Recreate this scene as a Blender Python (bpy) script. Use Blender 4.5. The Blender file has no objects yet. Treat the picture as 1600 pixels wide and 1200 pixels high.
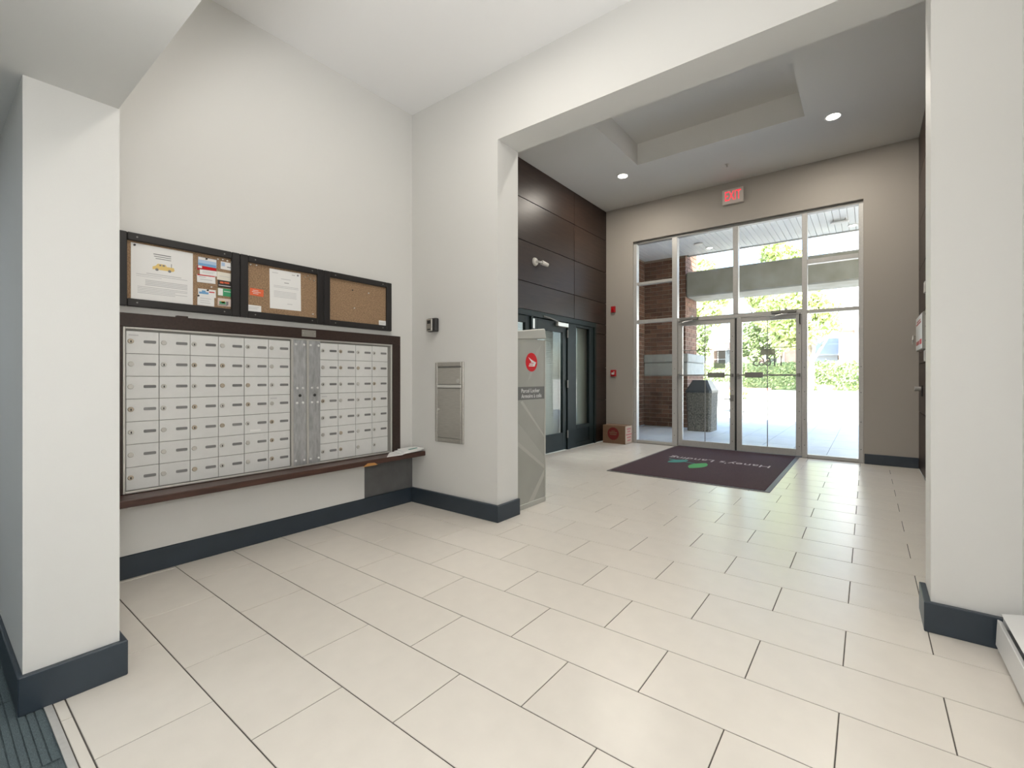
import bpy, bmesh, math, random
from mathutils import Vector, Matrix
random.seed(7)
S = bpy.context.scene
COL = S.collection
PI = math.pi

# ------------------------------------------------------------------ camera, sky, sun, exposure
F, U0, V0, YAW, EYE = 701.84, 861.33, 589.6, math.radians(35.159), 1.1557
cd = bpy.data.cameras.new('camera')
cam = bpy.data.objects.new('camera', cd)
COL.objects.link(cam)
cd.sensor_fit = 'HORIZONTAL'
cd.sensor_width = 36.0
cd.lens = F / 1600 * 36.0
cd.shift_x = -(U0 - 800) / 1600
cd.shift_y = (V0 - 600) / 1600
cd.clip_start = 0.02
cam.location = (0, 0, EYE)
cam.rotation_euler = (PI / 2, 0, YAW)
S.camera = cam

W = bpy.data.worlds.new('World')
S.world = W
W.use_nodes = True
nt = W.node_tree
bg = nt.nodes['Background']
sky = nt.nodes.new('ShaderNodeTexSky')
sky.sky_type = 'NISHITA'
sky.sun_disc = False
sky.sun_elevation = math.radians(50)
sky.sun_rotation = math.radians(140)
sky.air_density = 1.0
sky.dust_density = 2.0
nt.links.new(sky.outputs[0], bg.inputs['Color'])
bg.inputs['Strength'].default_value = 0.78

def lamp(name, kind, loc, energy, color=(1, 1, 1), **kw):
    d = bpy.data.lights.new(name, kind)
    d.energy = energy
    d.color = color
    for k, v in kw.items():
        setattr(d, k, v)
    o = bpy.data.objects.new(name, d)
    COL.objects.link(o)
    o.location = loc
    return o

sun = lamp('sun', 'SUN', (4, -8, 14), 28.0, (1.0, 0.96, 0.9), angle=0.009)
sdir = Vector((0.55, -0.64, 1.0)).normalized()
sun.rotation_euler = (-sdir).to_track_quat('-Z', 'Y').to_euler()
# the photographer's flash beside the camera, then unseen fill lamps added to brighten the ceiling and rooms
lamp('flash', 'POINT', (0.0, -0.06, 1.5), 31, (1.0, 0.99, 0.975), shadow_soft_size=0.16)
bf = lamp('ceiling_fill', 'SPOT', (0.05, -0.02, 1.5), 135, (1.0, 0.99, 0.975), shadow_soft_size=0.10, spot_size=math.radians(95), spot_blend=0.9)  # unseen spot added to brighten the mail room ceiling
bf.rotation_euler = Vector((-0.9, 0.60, 1.75)).to_track_quat('-Z', 'Y').to_euler()
lamp('mail_room_fill', 'AREA', (-1.9, 1.5, 3.56), 12, (1.0, 0.95, 0.88), shape='DISK', size=0.6)  # unseen, added as fill for the mail room
lamp('mail_room_fill', 'AREA', (-0.2, 1.3, 3.56), 6, (1.0, 0.96, 0.90), shape='DISK', size=0.6)
lamp('hall_fill', 'AREA', (-0.6, -1.2, 2.17), 5, (0.86, 0.94, 1.0), shape='DISK', size=0.8)  # unseen, added as cool fill from the hall
lamp('vestibule_fill', 'AREA', (-2.2, 3.5, 4.17), 10, (1.0, 0.95, 0.87), shape='DISK', size=0.4)  # unseen pair added behind the opening's head to lift the floor
lamp('vestibule_fill', 'AREA', (-0.6, 3.5, 4.17), 10, (1.0, 0.95, 0.87), shape='DISK', size=0.14)
lamp('office_fill', 'AREA', (-4.45, 5.2, 2.15), 20, (1.0, 0.98, 0.95), shape='DISK', size=0.5)  # unseen, added to brighten the blinds behind the glass
lamp('hall_fill', 'AREA', (-3.2, -1.0, 2.17), 6, (0.80, 0.91, 1.0), shape='DISK', size=0.5)

S.view_settings.view_transform = 'Standard'
S.view_settings.look = 'None'
S.view_settings.exposure = 0.76
S.view_settings.gamma = 1.0
S.view_settings.use_curve_mapping = False

# ------------------------------------------------------------------ materials
MATS = {}
def M(name, col, rough=0.5, metal=0.0, noise=0.0, nscale=20.0, bump=0.0, bscale=200.0, vary=0.0,
      stretch=None, col2=None, emit=None, spec=None, coat=0.0):
    if name in MATS:
        return MATS[name]
    m = bpy.data.materials.new(name)
    m.use_nodes = True
    t = m.node_tree
    b = t.nodes['Principled BSDF']
    b.inputs['Base Color'].default_value = (*col, 1)
    b.inputs['Roughness'].default_value = rough
    b.inputs['Metallic'].default_value = metal
    if spec is not None:
        b.inputs['Specular IOR Level'].default_value = spec
    if coat:
        b.inputs['Coat Weight'].default_value = coat
    if emit:
        b.inputs['Emission Color'].default_value = (*emit[:3], 1)
        b.inputs['Emission Strength'].default_value = emit[3]
    tc = t.nodes.new('ShaderNodeTexCoord')
    src = tc.outputs['Object']
    if stretch:
        mp = t.nodes.new('ShaderNodeMapping')
        mp.inputs['Scale'].default_value = stretch
        t.links.new(src, mp.inputs['Vector'])
        src = mp.outputs[0]
    last = None
    if noise or col2:
        n = t.nodes.new('ShaderNodeTexNoise')
        n.inputs['Scale'].default_value = nscale
        n.inputs['Detail'].default_value = 6
        t.links.new(src, n.inputs['Vector'])
        r = t.nodes.new('ShaderNodeValToRGB')
        c2 = col2 or tuple(max(0, c * (1 - noise)) for c in col)
        c1 = col if col2 else tuple(min(1, c * (1 + noise)) for c in col)
        r.color_ramp.elements[0].position = 0.3
        r.color_ramp.elements[1].position = 0.7
        r.color_ramp.elements[0].color = (*c2, 1)
        r.color_ramp.elements[1].color = (*c1, 1)
        t.links.new(n.outputs['Fac'], r.inputs['Fac'])
        last = r.outputs['Color']
    if vary:
        oi = t.nodes.new('ShaderNodeObjectInfo')
        mr = t.nodes.new('ShaderNodeMapRange')
        mr.inputs['To Min'].default_value = 1 - vary
        mr.inputs['To Max'].default_value = 1 + vary
        t.links.new(oi.outputs['Random'], mr.inputs['Value'])
        mx = t.nodes.new('ShaderNodeVectorMath')
        mx.operation = 'SCALE'
        if last:
            t.links.new(last, mx.inputs[0])
        else:
            mx.inputs[0].default_value = col
        t.links.new(mr.outputs[0], mx.inputs['Scale'])
        last = mx.outputs[0]
    if last:
        t.links.new(last, b.inputs['Base Color'])
    if bump:
        n = t.nodes.new('ShaderNodeTexNoise')
        n.inputs['Scale'].default_value = bscale
        n.inputs['Detail'].default_value = 4
        t.links.new(src, n.inputs['Vector'])
        bp = t.nodes.new('ShaderNodeBump')
        bp.inputs['Strength'].default_value = bump
        bp.inputs['Distance'].default_value = 0.002
        t.links.new(n.outputs['Fac'], bp.inputs['Height'])
        t.links.new(bp.outputs[0], b.inputs['Normal'])
    MATS[name] = m
    return m

def glass_mat(name, tint=(0.93, 0.95, 0.94)):
    m = bpy.data.materials.new(name)
    m.use_nodes = True
    t = m.node_tree
    t.nodes.remove(t.nodes['Principled BSDF'])
    out = t.nodes['Material Output']
    tr = t.nodes.new('ShaderNodeBsdfTransparent')
    tr.inputs['Color'].default_value = (*tint, 1)
    gl = t.nodes.new('ShaderNodeBsdfGlossy')
    gl.inputs['Roughness'].default_value = 0.0
    fr = t.nodes.new('ShaderNodeFresnel')
    fr.inputs['IOR'].default_value = 1.5
    mx = t.nodes.new('ShaderNodeMixShader')
    ge = t.nodes.new('ShaderNodeNewGeometry')   # only the outer faces of a pane reflect
    iv = t.nodes.new('ShaderNodeMath'); iv.operation = 'SUBTRACT'; iv.inputs[0].default_value = 1.0
    ml = t.nodes.new('ShaderNodeMath'); ml.operation = 'MULTIPLY'
    t.links.new(ge.outputs['Backfacing'], iv.inputs[1])
    t.links.new(fr.outputs[0], ml.inputs[0]); t.links.new(iv.outputs[0], ml.inputs[1])
    t.links.new(ml.outputs[0], mx.inputs[0])
    t.links.new(tr.outputs[0], mx.inputs[1])
    t.links.new(gl.outputs[0], mx.inputs[2])
    t.links.new(mx.outputs[0], out.inputs['Surface'])
    MATS[name] = m
    return m

wall_m = M('wall_paint', (0.70, 0.695, 0.672), 0.6, bump=0.08, bscale=350)
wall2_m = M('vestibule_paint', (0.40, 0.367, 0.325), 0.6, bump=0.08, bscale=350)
ceil_m = M('ceiling_paint', (0.84, 0.84, 0.84), 0.7, bump=0.15, bscale=250)
base_m = M('slate_baseboard_paint', (0.027, 0.039, 0.053), 0.36, noise=0.08, nscale=6)
tile_m = M('cream_porcelain', (0.665, 0.622, 0.56), 0.30, noise=0.025, nscale=9, vary=0.02, bump=0.03, bscale=90)
grout_m = M('grey_grout', (0.085, 0.075, 0.065), 0.9, noise=0.2, nscale=60)
vceil_m = M('vestibule_ceiling_paint', (0.70, 0.685, 0.655), 0.7, bump=0.15, bscale=250)
carpet_m = M('teal_carpet', (0.10, 0.135, 0.145), 0.95, noise=0.55, nscale=30, stretch=(3, 60, 3), bump=0.8, bscale=300)
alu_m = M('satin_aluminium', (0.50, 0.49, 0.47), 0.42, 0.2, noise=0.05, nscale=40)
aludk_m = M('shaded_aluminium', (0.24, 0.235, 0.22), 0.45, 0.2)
steel_m = M('brushed_steel', (0.50, 0.48, 0.44), 0.38, 0.85, noise=0.12, nscale=14, stretch=(1, 1, 30))
galv_m = M('galvanised_steel', (0.47, 0.48, 0.49), 0.42, 0.55, noise=0.2, nscale=14, stretch=(4, 4, 1))
door_m = M('mailbox_silver', (0.68, 0.685, 0.675), 0.45, 0.1, vary=0.02, noise=0.02, nscale=30)
silver_m = M('bright_silver', (0.66, 0.65, 0.62), 0.35, 0.6)
chrome_m = M('chrome', (0.58, 0.57, 0.54), 0.3, 0.5)
brass_m = M('worn_brass', (0.46, 0.40, 0.32), 0.35, 0.5)
lockdk_m = M('lock_dark', (0.03, 0.03, 0.03), 0.5)
slot_m = M('label_slot_grey', (0.19, 0.19, 0.19), 0.5, vary=0.15)
espresso_m = M('espresso_wood', (0.030, 0.016, 0.012), 0.42, noise=0.25, nscale=5, stretch=(1, 14, 14))
shelf_m = M('mahogany_wood', (0.060, 0.026, 0.018), 0.38, noise=0.3, nscale=5, stretch=(20, 1.2, 14))
bare_m = M('bare_wood', (0.55, 0.27, 0.08), 0.6)
panel_m = M('espresso_panel', (0.032, 0.019, 0.014), 0.38, spec=0.3, noise=0.18, nscale=3, stretch=(1, 1, 12), vary=0.12)
gap_m = M('shadow_gap_black', (0.006, 0.005, 0.005), 0.8)
black_m = M('black_frame', (0.017, 0.015, 0.015), 0.4)
cork_m = M('cork', (0.30, 0.195, 0.115), 0.9, noise=0.3, nscale=130, bump=0.4, bscale=180)
paper_m = M('white_paper', (0.80, 0.80, 0.79), 0.7)
ink_m = M('grey_ink', (0.52, 0.52, 0.53), 0.8)
inkdk_m = M('dark_ink', (0.22, 0.22, 0.23), 0.8)
green_frame_m = M('dark_teal_frame', (0.009, 0.016, 0.016), 0.42, noise=0.1, nscale=8, spec=0.22)
glass_m = glass_mat('clear_glass')
oglass_m = glass_mat('office_glass', (0.86, 0.90, 0.89))
blind_m = M('white_blind', (0.62, 0.63, 0.62), 0.6)
curtain_m = M('grey_shade', (0.42, 0.41, 0.38), 0.8)
white_m = M('white_enamel', (0.74, 0.74, 0.73), 0.4)
offwhite_m = M('offwhite_plastic', (0.62, 0.60, 0.56), 0.45)
red_m = M('red_enamel', (0.42, 0.012, 0.018), 0.4)
redprint_m = M('red_print', (0.60, 0.004, 0.010), 0.5, spec=0.2)
mat_m = M('burgundy_carpet', (0.050, 0.022, 0.027), 0.95, noise=0.45, nscale=120, bump=0.9, bscale=350)
matedge_m = M('mat_rubber_edge', (0.12, 0.115, 0.11), 0.55)
lettering_m = M('pale_lettering', (0.50, 0.44, 0.44), 0.9)
leaf_print_m = M('green_print', (0.07, 0.32, 0.10), 0.9)
leaf_print2_m = M('teal_print', (0.05, 0.24, 0.20), 0.9)
locker_m = M('locker_grey', (0.335, 0.335, 0.30), 0.42, noise=0.05, nscale=4)
lockerpale_m = M('locker_pale_grey', (0.43, 0.43, 0.39), 0.42)
lockermid_m = M('locker_streak_grey', (0.375, 0.375, 0.34), 0.42)
lockerdk_m = M('locker_band_grey', (0.125, 0.125, 0.12), 0.45)
card_m = M('cardboard', (0.19, 0.11, 0.065), 0.85, noise=0.08, nscale=20)  # kept dark: the dim light on the carton front is in the colour
redbox_m = M('dull_red_print', (0.15, 0.008, 0.006), 0.7)
palered_m = M('faded_red_print', (0.45, 0.14, 0.13), 0.7)
card_side_m = M('lit_pale_cardboard', (0.50, 0.38, 0.28), 0.85)  # light falling on the carton's side put into a paler colour; also the tape
recessdk_m = M('recess_dark_grey', (0.12, 0.12, 0.12), 0.6, noise=0.12, nscale=8)
brick_m = M('brown_brick', (0.17, 0.088, 0.056), 0.85, noise=0.25, nscale=22, vary=0.28, bump=0.5, bscale=90)
mortar_m = M('mortar', (0.36, 0.29, 0.23), 0.95, noise=0.15, nscale=40)
conc_m = M('weathered_concrete', (0.33, 0.33, 0.29), 0.9, col2=(0.24, 0.23, 0.185), nscale=2.6, bump=0.3, bscale=60)
stone_m = M('cast_stone', (0.33, 0.335, 0.31), 0.85, noise=0.1, nscale=8)
slab_m = M('pale_paver', (0.50, 0.52, 0.53), 0.6, noise=0.06, nscale=6, vary=0.03)
plaza_m = M('pale_concrete', (0.36, 0.35, 0.33), 0.9, noise=0.05, nscale=2)
soffit_m = M('white_soffit_plank', (0.72, 0.73, 0.73), 0.5, vary=0.02)
aggregate_m = M('exposed_aggregate', (0.20, 0.185, 0.15), 0.85, col2=(0.022, 0.02, 0.017), nscale=38, bump=0.7, bscale=130)
lid_m = M('dark_lid_plastic', (0.030, 0.036, 0.042), 0.4)
hedge_m = M('hedge_green', (0.42, 0.48, 0.24), 0.7, col2=(0.18, 0.27, 0.10), nscale=5)  # glare over the greenery outside is put into these pale leaf colours
leaf_m = M('tree_leaf_green', (0.58, 0.63, 0.30), 0.65, col2=(0.34, 0.44, 0.14), nscale=1.4)
leafdk_m = M('shrub_leaf_green', (0.34, 0.40, 0.20), 0.7, col2=(0.17, 0.24, 0.10), nscale=2.0)
bark_m = M('pale_bark', (0.34, 0.28, 0.21), 0.9, noise=0.25, nscale=14)
farbrick_m = M('rose_brick_far', (0.60, 0.40, 0.33), 0.9, noise=0.12, nscale=3)
siding_m = M('white_siding', (0.80, 0.80, 0.80), 0.7)
fargrey_m = M('grey_garage', (0.40, 0.44, 0.48), 0.7)
darkglass_m = M('dark_window_glass', (0.05, 0.06, 0.07), 0.08)
lampglow_m = M('lamp_glow', (0.9, 0.9, 0.9), 0.5, emit=(1.0, 0.93, 0.80, 9.0))
sofglow_m = M('soffit_lamp_glow', (0.9, 0.9, 0.9), 0.5, emit=(1.0, 0.98, 0.94, 6.0))
exit_m = M('exit_letter_glow', (0.7, 0.03, 0.05), 0.5, emit=(1.0, 0.035, 0.06, 0.75))
exitbox_m = M('exit_box', (0.60, 0.55, 0.50), 0.4)
decal_m = M('grey_decal', (0.34, 0.34, 0.33), 0.6)
decal2_m = M('brown_decal', (0.45, 0.40, 0.36), 0.6)
for m_ in (decal_m, decal2_m):   # thin translucent film on the glass
    m_.node_tree.nodes['Principled BSDF'].inputs['Alpha'].default_value = 0.72
yellow_m = M('yellow_print', (0.75, 0.55, 0.20), 0.7)
blue_m = M('blue_print', (0.16, 0.36, 0.62), 0.6)
lblue_m = M('light_blue_print', (0.42, 0.56, 0.74), 0.6)
orange_m = M('orange_print', (0.72, 0.13, 0.045), 0.6)
greencard_m = M('green_card', (0.05, 0.33, 0.15), 0.6)
blackcard_m = M('black_card', (0.03, 0.025, 0.02), 0.5)
floral_m = M('flower_yellow', (0.75, 0.55, 0.08), 0.7)

# ------------------------------------------------------------------ mesh helpers
class MB:
    def __init__(s):
        s.v = []; s.f = []
    def quad(s, *p):
        n = len(s.v); s.v += [tuple(q) for q in p]; s.f.append(tuple(range(n, n + len(p))))
        return s
    def box(s, x0, x1, y0, y1, z0, z1):
        n = len(s.v)
        s.v += [(x0, y0, z0), (x1, y0, z0), (x1, y1, z0), (x0, y1, z0), (x0, y0, z1), (x1, y0, z1), (x1, y1, z1), (x0, y1, z1)]
        s.f += [tuple(n + i for i in q) for q in ((0, 3, 2, 1), (4, 5, 6, 7), (0, 1, 5, 4), (1, 2, 6, 5), (2, 3, 7, 6), (3, 0, 4, 7))]
        return s
    def hexa(s, bot, top):
        n = len(s.v); k = len(bot)
        s.v += [tuple(p) for p in bot] + [tuple(p) for p in top]
        s.f.append(tuple(n + i for i in reversed(range(k))))
        s.f.append(tuple(n + k + i for i in range(k)))
        for i in range(k):
            j = (i + 1) % k
            s.f.append((n + i, n + j, n + k + j, n + k + i))
        return s
    def prism(s, pts, axis, a, b):
        # polygon pts (2D) swept along an axis from a to b
        def P(p, t):
            return {'x': (t, p[0], p[1]), 'y': (p[0], t, p[1]), 'z': (p[0], p[1], t)}[axis]
        return s.hexa([P(p, a) for p in pts], [P(p, b) for p in pts])
    def cyl(s, c, r, axis, a, b, n=16, r2=None):
        r2 = r if r2 is None else r2
        def P(t, rr, i):
            u, w = rr * math.cos(2 * PI * i / n), rr * math.sin(2 * PI * i / n)
            return {'x': (t, c[0] + u, c[1] + w), 'y': (c[0] + u, t, c[1] + w), 'z': (c[0] + u, c[1] + w, t)}[axis]
        return s.hexa([P(a, r, i) for i in range(n)], [P(b, r2, i) for i in range(n)])
    def rod(s, p, q, r, n=8, r2=None):
        r2 = r if r2 is None else r2
        p, q = Vector(p), Vector(q)
        d = (q - p).normalized()
        a = d.orthogonal().normalized(); b = d.cross(a)
        return s.hexa([p + r * (a * math.cos(2 * PI * i / n) + b * math.sin(2 * PI * i / n)) for i in range(n)],
                      [q + r2 * (a * math.cos(2 * PI * i / n) + b * math.sin(2 * PI * i / n)) for i in range(n)])
    def lathe(s, c, prof, n=20, caps=True):
        rings = []
        for r, z in prof:
            k = len(s.v)
            s.v += [(c[0] + r * math.cos(2 * PI * i / n), c[1] + r * math.sin(2 * PI * i / n), c[2] + z) for i in range(n)]
            rings.append(k)
        for a, b in zip(rings, rings[1:]):
            for i in range(n):
                j = (i + 1) % n
                s.f.append((a + i, a + j, b + j, b + i))
        if caps:
            s.f.append(tuple(rings[0] + i for i in reversed(range(n))))
            s.f.append(tuple(rings[-1] + i for i in range(n)))
        return s
    def frame(s, axis, t0, t1, a0, a1, b0, b1, wa, wb=None, wb2=None):
        # picture frame of four bars; the frame's plane is normal to axis
        wb = wa if wb is None else wb
        wb2 = wb if wb2 is None else wb2
        def B(p0, p1, q0, q1):
            if axis == 'x': s.box(t0, t1, p0, p1, q0, q1)
            else: s.box(p0, p1, t0, t1, q0, q1)
        B(a0, a0 + wa, b0, b1); B(a1 - wa, a1, b0, b1)
        B(a0 + wa, a1 - wa, b0, b0 + wb); B(a0 + wa, a1 - wa, b1 - wb2, b1)
        return s
    def build(s, name, mat, parent=None, bevel=0.0, smooth=False, origin=None, kind=None, label=None):
        o0 = Vector(origin) if origin is not None else Vector(wloc(parent))
        me = bpy.data.meshes.new(name)
        me.from_pydata([tuple(Vector(p) - o0) for p in s.v], [], s.f)
        if bevel:
            bm = bmesh.new(); bm.from_mesh(me)
            bmesh.ops.bevel(bm, geom=bm.edges[:], offset=bevel, segments=1, affect='EDGES', clamp_overlap=True)
            bm.to_mesh(me); bm.free()
        if mat: me.materials.append(mat)
        if smooth:
            for p in me.polygons: p.use_smooth = True
        me.update()
        return link(name, me, parent, o0, kind, label)

LOC = {}
def wloc(o):
    return LOC[o.name] if o is not None else (0, 0, 0)
def link(name, me, parent, loc, kind=None, label=None):
    o = bpy.data.objects.new(name, me)
    COL.objects.link(o)
    LOC[o.name] = tuple(loc)
    if parent is not None:
        o.parent = parent
        o.location = Vector(loc) - Vector(wloc(parent))
    else:
        o.location = loc
    if kind: o['kind'] = kind
    if label: o['label'] = label
    return o
def thing(name, label, cat, loc, group=None):
    o = link(name, None, None, loc)
    o['label'] = label; o['category'] = cat
    if group: o['group'] = group
    return o
def tag(o, label, cat, group=None, kind=None):
    o['label'] = label; o['category'] = cat
    if group: o['group'] = group
    if kind: o['kind'] = kind
    return o
def struct(o, label, cat='structure'):
    o['kind'] = 'structure'; o['label'] = label; o['category'] = cat
    return o
def bx(name, mat, parent, *b, bevel=0.0, **kw):
    return MB().box(*b).build(name, mat, parent, bevel=bevel, **kw)
def centre(b):
    return ((b[0] + b[1]) / 2, (b[2] + b[3]) / 2, b[4])
def sbox(name, mat, label, cat, *b, bevel=0.0):
    return struct(MB().box(*b).build(name, mat, None, bevel=bevel, origin=centre(b)), label, cat)

def text_bm(txt, size, mirror=False, width=None, thick=0.001):
    cu = bpy.data.curves.new('t', 'FONT')
    cu.body = txt; cu.size = size; cu.align_x = 'CENTER'; cu.align_y = 'CENTER'
    cu.extrude = thick; cu.resolution_u = 3
    o = bpy.data.objects.new('t', cu)
    COL.objects.link(o)
    bpy.context.view_layer.update()
    dg = bpy.context.evaluated_depsgraph_get()
    me = bpy.data.meshes.new_from_object(o.evaluated_get(dg))
    bpy.data.objects.remove(o); bpy.data.curves.remove(cu)
    xs = [v.co.x for v in me.vertices]
    if width:
        k = width / (max(xs) - min(xs)); m0 = (max(xs) + min(xs)) / 2
        for v in me.vertices: v.co.x = (v.co.x - m0) * k
    return me
def text(name, txt, size, mat, parent, origin, right, up, width=None, thick=0.001, label=None):
    me = text_bm(txt, size, width=width, thick=thick)
    r, u = Vector(right).normalized(), Vector(up).normalized()
    n = r.cross(u)
    o0 = Vector(wloc(parent))
    for v in me.vertices:
        v.co = Vector(origin) + r * v.co.x + u * v.co.y + n * v.co.z - o0
    me.materials.clear(); me.materials.append(mat)
    me.name = name
    return link(name, me, parent, o0, 'stuff', label)

# ------------------------------------------------------------------ setting: key planes
XM = -3.49      # mail wall
YP = 2.69       # wall with the opening, its face towards the camera
YB = 2.945      # its back
XJL, XJR = -2.42, 0.236   # jambs of the opening
XD = -3.93      # dark panelled wall on the left of the vestibule
XR = 0.53       # right walls
YPR, YBR = 2.676, 2.90   # the right pier is a little thinner
YF = 7.34       # entrance wall, inner face
ZM, ZV, ZH, ZO = 3.61, 4.20, 2.197, 3.06   # ceilings: mail room, vestibule, hall; head of the opening

# floor: grout bed with single tiles
fl = struct(MB().box(XD, XR, 0.28, 7.50, -0.12, -0.0025).build('floor', grout_m, None, origin=(-1.7, 3.8, 0)),
            'cream tiled lobby floor with dark grout joints', 'floor')
OX, OY, TX, TY, J = -1.6055, 1.8384, 0.61, 0.305, 0.0042
full = {}
def tile(x0, x1, y0, y1):
    w, d = x1 - x0, y1 - y0
    key = (round(w, 3), round(d, 3))
    if key not in full:
        m = MB(); h = 0.0012
        m.hexa([(0, 0, -0.006), (w, 0, -0.006), (w, d, -0.006), (0, d, -0.006)], [(0, 0, -h), (w, 0, -h), (w, d, -h), (0, d, -h)])
        m.hexa([(0, 0, -h), (w, 0, -h), (w, d, -h), (0, d, -h)], [(h, h, 0), (w - h, h, 0), (w - h, d - h, 0), (h, d - h, 0)])
        me = bpy.data.meshes.new('tile'); me.from_pydata(m.v, [], m.f); me.materials.append(tile_m)
        full[key] = me
    link('tile', full[key], fl, (x0, y0, 0))
k = -6
while OY + k * TY < 7.36:
    y0, y1 = max(OY + k * TY, 0.283), min(OY + (k + 1) * TY, 7.36)
    lo = XM if y1 < YP else XD
    for i in range(-6, 6):
        x0 = OX + (i + (0 if k % 2 == 0 else 0.5)) * TX
        a, b = max(x0, lo), min(x0 + TX, XR)
        if b - a > 0.02:
            tile(a + J / 2, b - J / 2, y0 + J / 2, y1 - J / 2)
    k += 1
sbox('floor_2', carpet_m, 'teal grey striped carpet of the hall beyond the white column', 'floor', -5.0, XR, -3.0, 0.262, -0.12, -0.004)
cp = bpy.data.objects['floor_2']
for i, (ax, bx_, ay, by) in enumerate([(-5.0 + q * 0.5, -4.505 + q * 0.5, -0.238 - r * 0.5, 0.258 - r * 0.5) for q in range(6) for r in range(2)]):
    mb = MB()
    if i % 2 == 0:
        nn = 26
        for s_ in range(nn):
            t0 = ay + (by - ay) * s_ / nn
            mb.box(ax, bx_, t0 + 0.002, t0 + (by - ay) / nn - 0.002, -0.003, 0.001)
    else:
        nn = 26
        for s_ in range(nn):
            t0 = ax + (bx_ - ax) * s_ / nn
            mb.box(t0 + 0.002, t0 + (bx_ - ax) / nn - 0.002, ay, by, -0.003, 0.001)
    mb.build('carpet_tile', carpet_m, cp)
sbox('trim_1', alu_m, 'metal strip between the carpet and the cream tiles', 'trim', -5.0, XR, 0.262, 0.281, -0.05, 0.003)

# walls
sbox('wall_left', wall_m, 'cream wall behind the mailboxes and notice boards', 'wall', XM - 0.2, XM, 0.455, YP, 0.0, ZM)
o = MB().box(XD - 0.2, XJL, YP, YB, 0, ZV).box(XJL, XJR, YP, YB, ZO, ZV).box(XJR, XR + 0.2, YPR, YBR, 0, ZV)
struct(o.build('wall_back', wall_m, None, origin=(-1.7, YP, 0)), 'cream wall with the wide opening into the entrance vestibule', 'wall')
sbox('wall_right', wall_m, 'cream wall beside the white heater at the right edge', 'wall', XR, XR + 0.2, -3.0, YP, 0, ZM)
sbox('wall_front', wall_m, 'hall wall behind the photographer', 'wall', -5.0, XR, -3.2, -3.0, 0, 2.6)
sbox('wall_hall', wall_m, 'far end wall of the carpeted hall', 'wall', -5.2, -5.0, -3.2, 0.455, 0, 2.6)
# entrance wall with the storefront hole
WX0, WX1, WZ = -3.405, -0.045, 3.555
o = MB().box(XD - 0.2, WX0, YF, 7.5, 0, ZV).box(WX1, XR + 0.2, YF, 7.5, 0, ZV).box(WX0, WX1, YF, 7.5, WZ, ZV)
struct(o.build('wall_entrance', wall2_m, None, origin=(-1.7, YF, 0)), 'beige wall around the glazed entrance with the exit sign', 'wall')
# free-standing end of the hall wall: the white column at the left
sbox('wall_column', wall_m, 'white end of the hall wall at the left edge beside the mailboxes', 'wall', -5.0, -2.376, 0.216, 0.461, 0, ZH)
# ceilings
sbox('ceiling', ceil_m, 'white ceiling above the mailboxes', 'ceiling', XM - 0.2, XR + 0.2, 0.458, YP, ZM, ZM + 0.15)
sbox('ceiling_hall', wall_m, 'low soffit over the carpeted hall', 'ceiling', -5.2, XR, -3.2, 0.458, ZH, ZM + 0.15)
CX0, CX1, CY0, CY1 = -2.70, -0.60, 3.35, 5.98
o = MB().box(XD - 0.2, CX0, YB, YF, ZV, ZV + 0.45).box(CX1, XR + 0.2, YB, YF, ZV, ZV + 0.45)
o.box(CX0, CX1, YB, CY0, ZV, ZV + 0.45).box(CX0, CX1, CY1, YF, ZV, ZV + 0.45).box(CX0, CX1, CY0, CY1, ZV + 0.30, ZV + 0.45)
struct(o.build('ceiling_vestibule', vceil_m, None, origin=(-1.7, 5, ZV)), 'vestibule ceiling with a rectangular recessed tray', 'ceiling')

sbox('roof', vceil_m, 'flat roof slab over the lobby', 'roof', -5.3, 4.0, -3.3, 7.5, 4.70, 4.85)
# baseboards
BT, BH = 0.026, 0.134
sbox('baseboard_left', base_m, 'slate baseboard under the mailboxes', 'baseboard', XM, XM + BT, 0.482, YP - BT, 0, BH, bevel=0.003)
o = MB().prism([(XM, YP - BT), (XJL + BT, YP - BT), (XJL + BT, YB), (XJL, YB), (XJL, YP), (XM, YP)], 'z', 0, BH)
struct(o.build('baseboard_opening', base_m, None, origin=(-3, YP, 0), bevel=0.003), 'slate baseboard wrapping the left jamb of the opening', 'baseboard')
o = MB().prism([(XJR - BT, YPR - BT), (XR, YPR - BT), (XR, YPR), (XJR, YPR), (XJR, YBR), (XJR - BT, YBR)], 'z', 0, BH)
struct(o.build('baseboard_jamb', base_m, None, origin=(0.3, YP, 0), bevel=0.003), 'slate baseboard wrapping the right jamb of the opening', 'baseboard')
o = MB().prism([(-5.0, 0.203), (-2.352, 0.203), (-2.352, 0.481), (XM, 0.481), (XM, 0.461), (-2.376, 0.461), (-2.376, 0.216), (-5.0, 0.216)], 'z', 0, BH)
struct(o.build('baseboard_column', base_m, None, origin=(-2.4, 0.23, 0), bevel=0.003), 'slate baseboard around the white column at the left edge', 'baseboard')
sbox('baseboard_entrance', base_m, 'dark baseboard right of the glazed entrance', 'baseboard', WX1 + 0.01, XR, YF - BT, YF, 0, BH, bevel=0.003)

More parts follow.
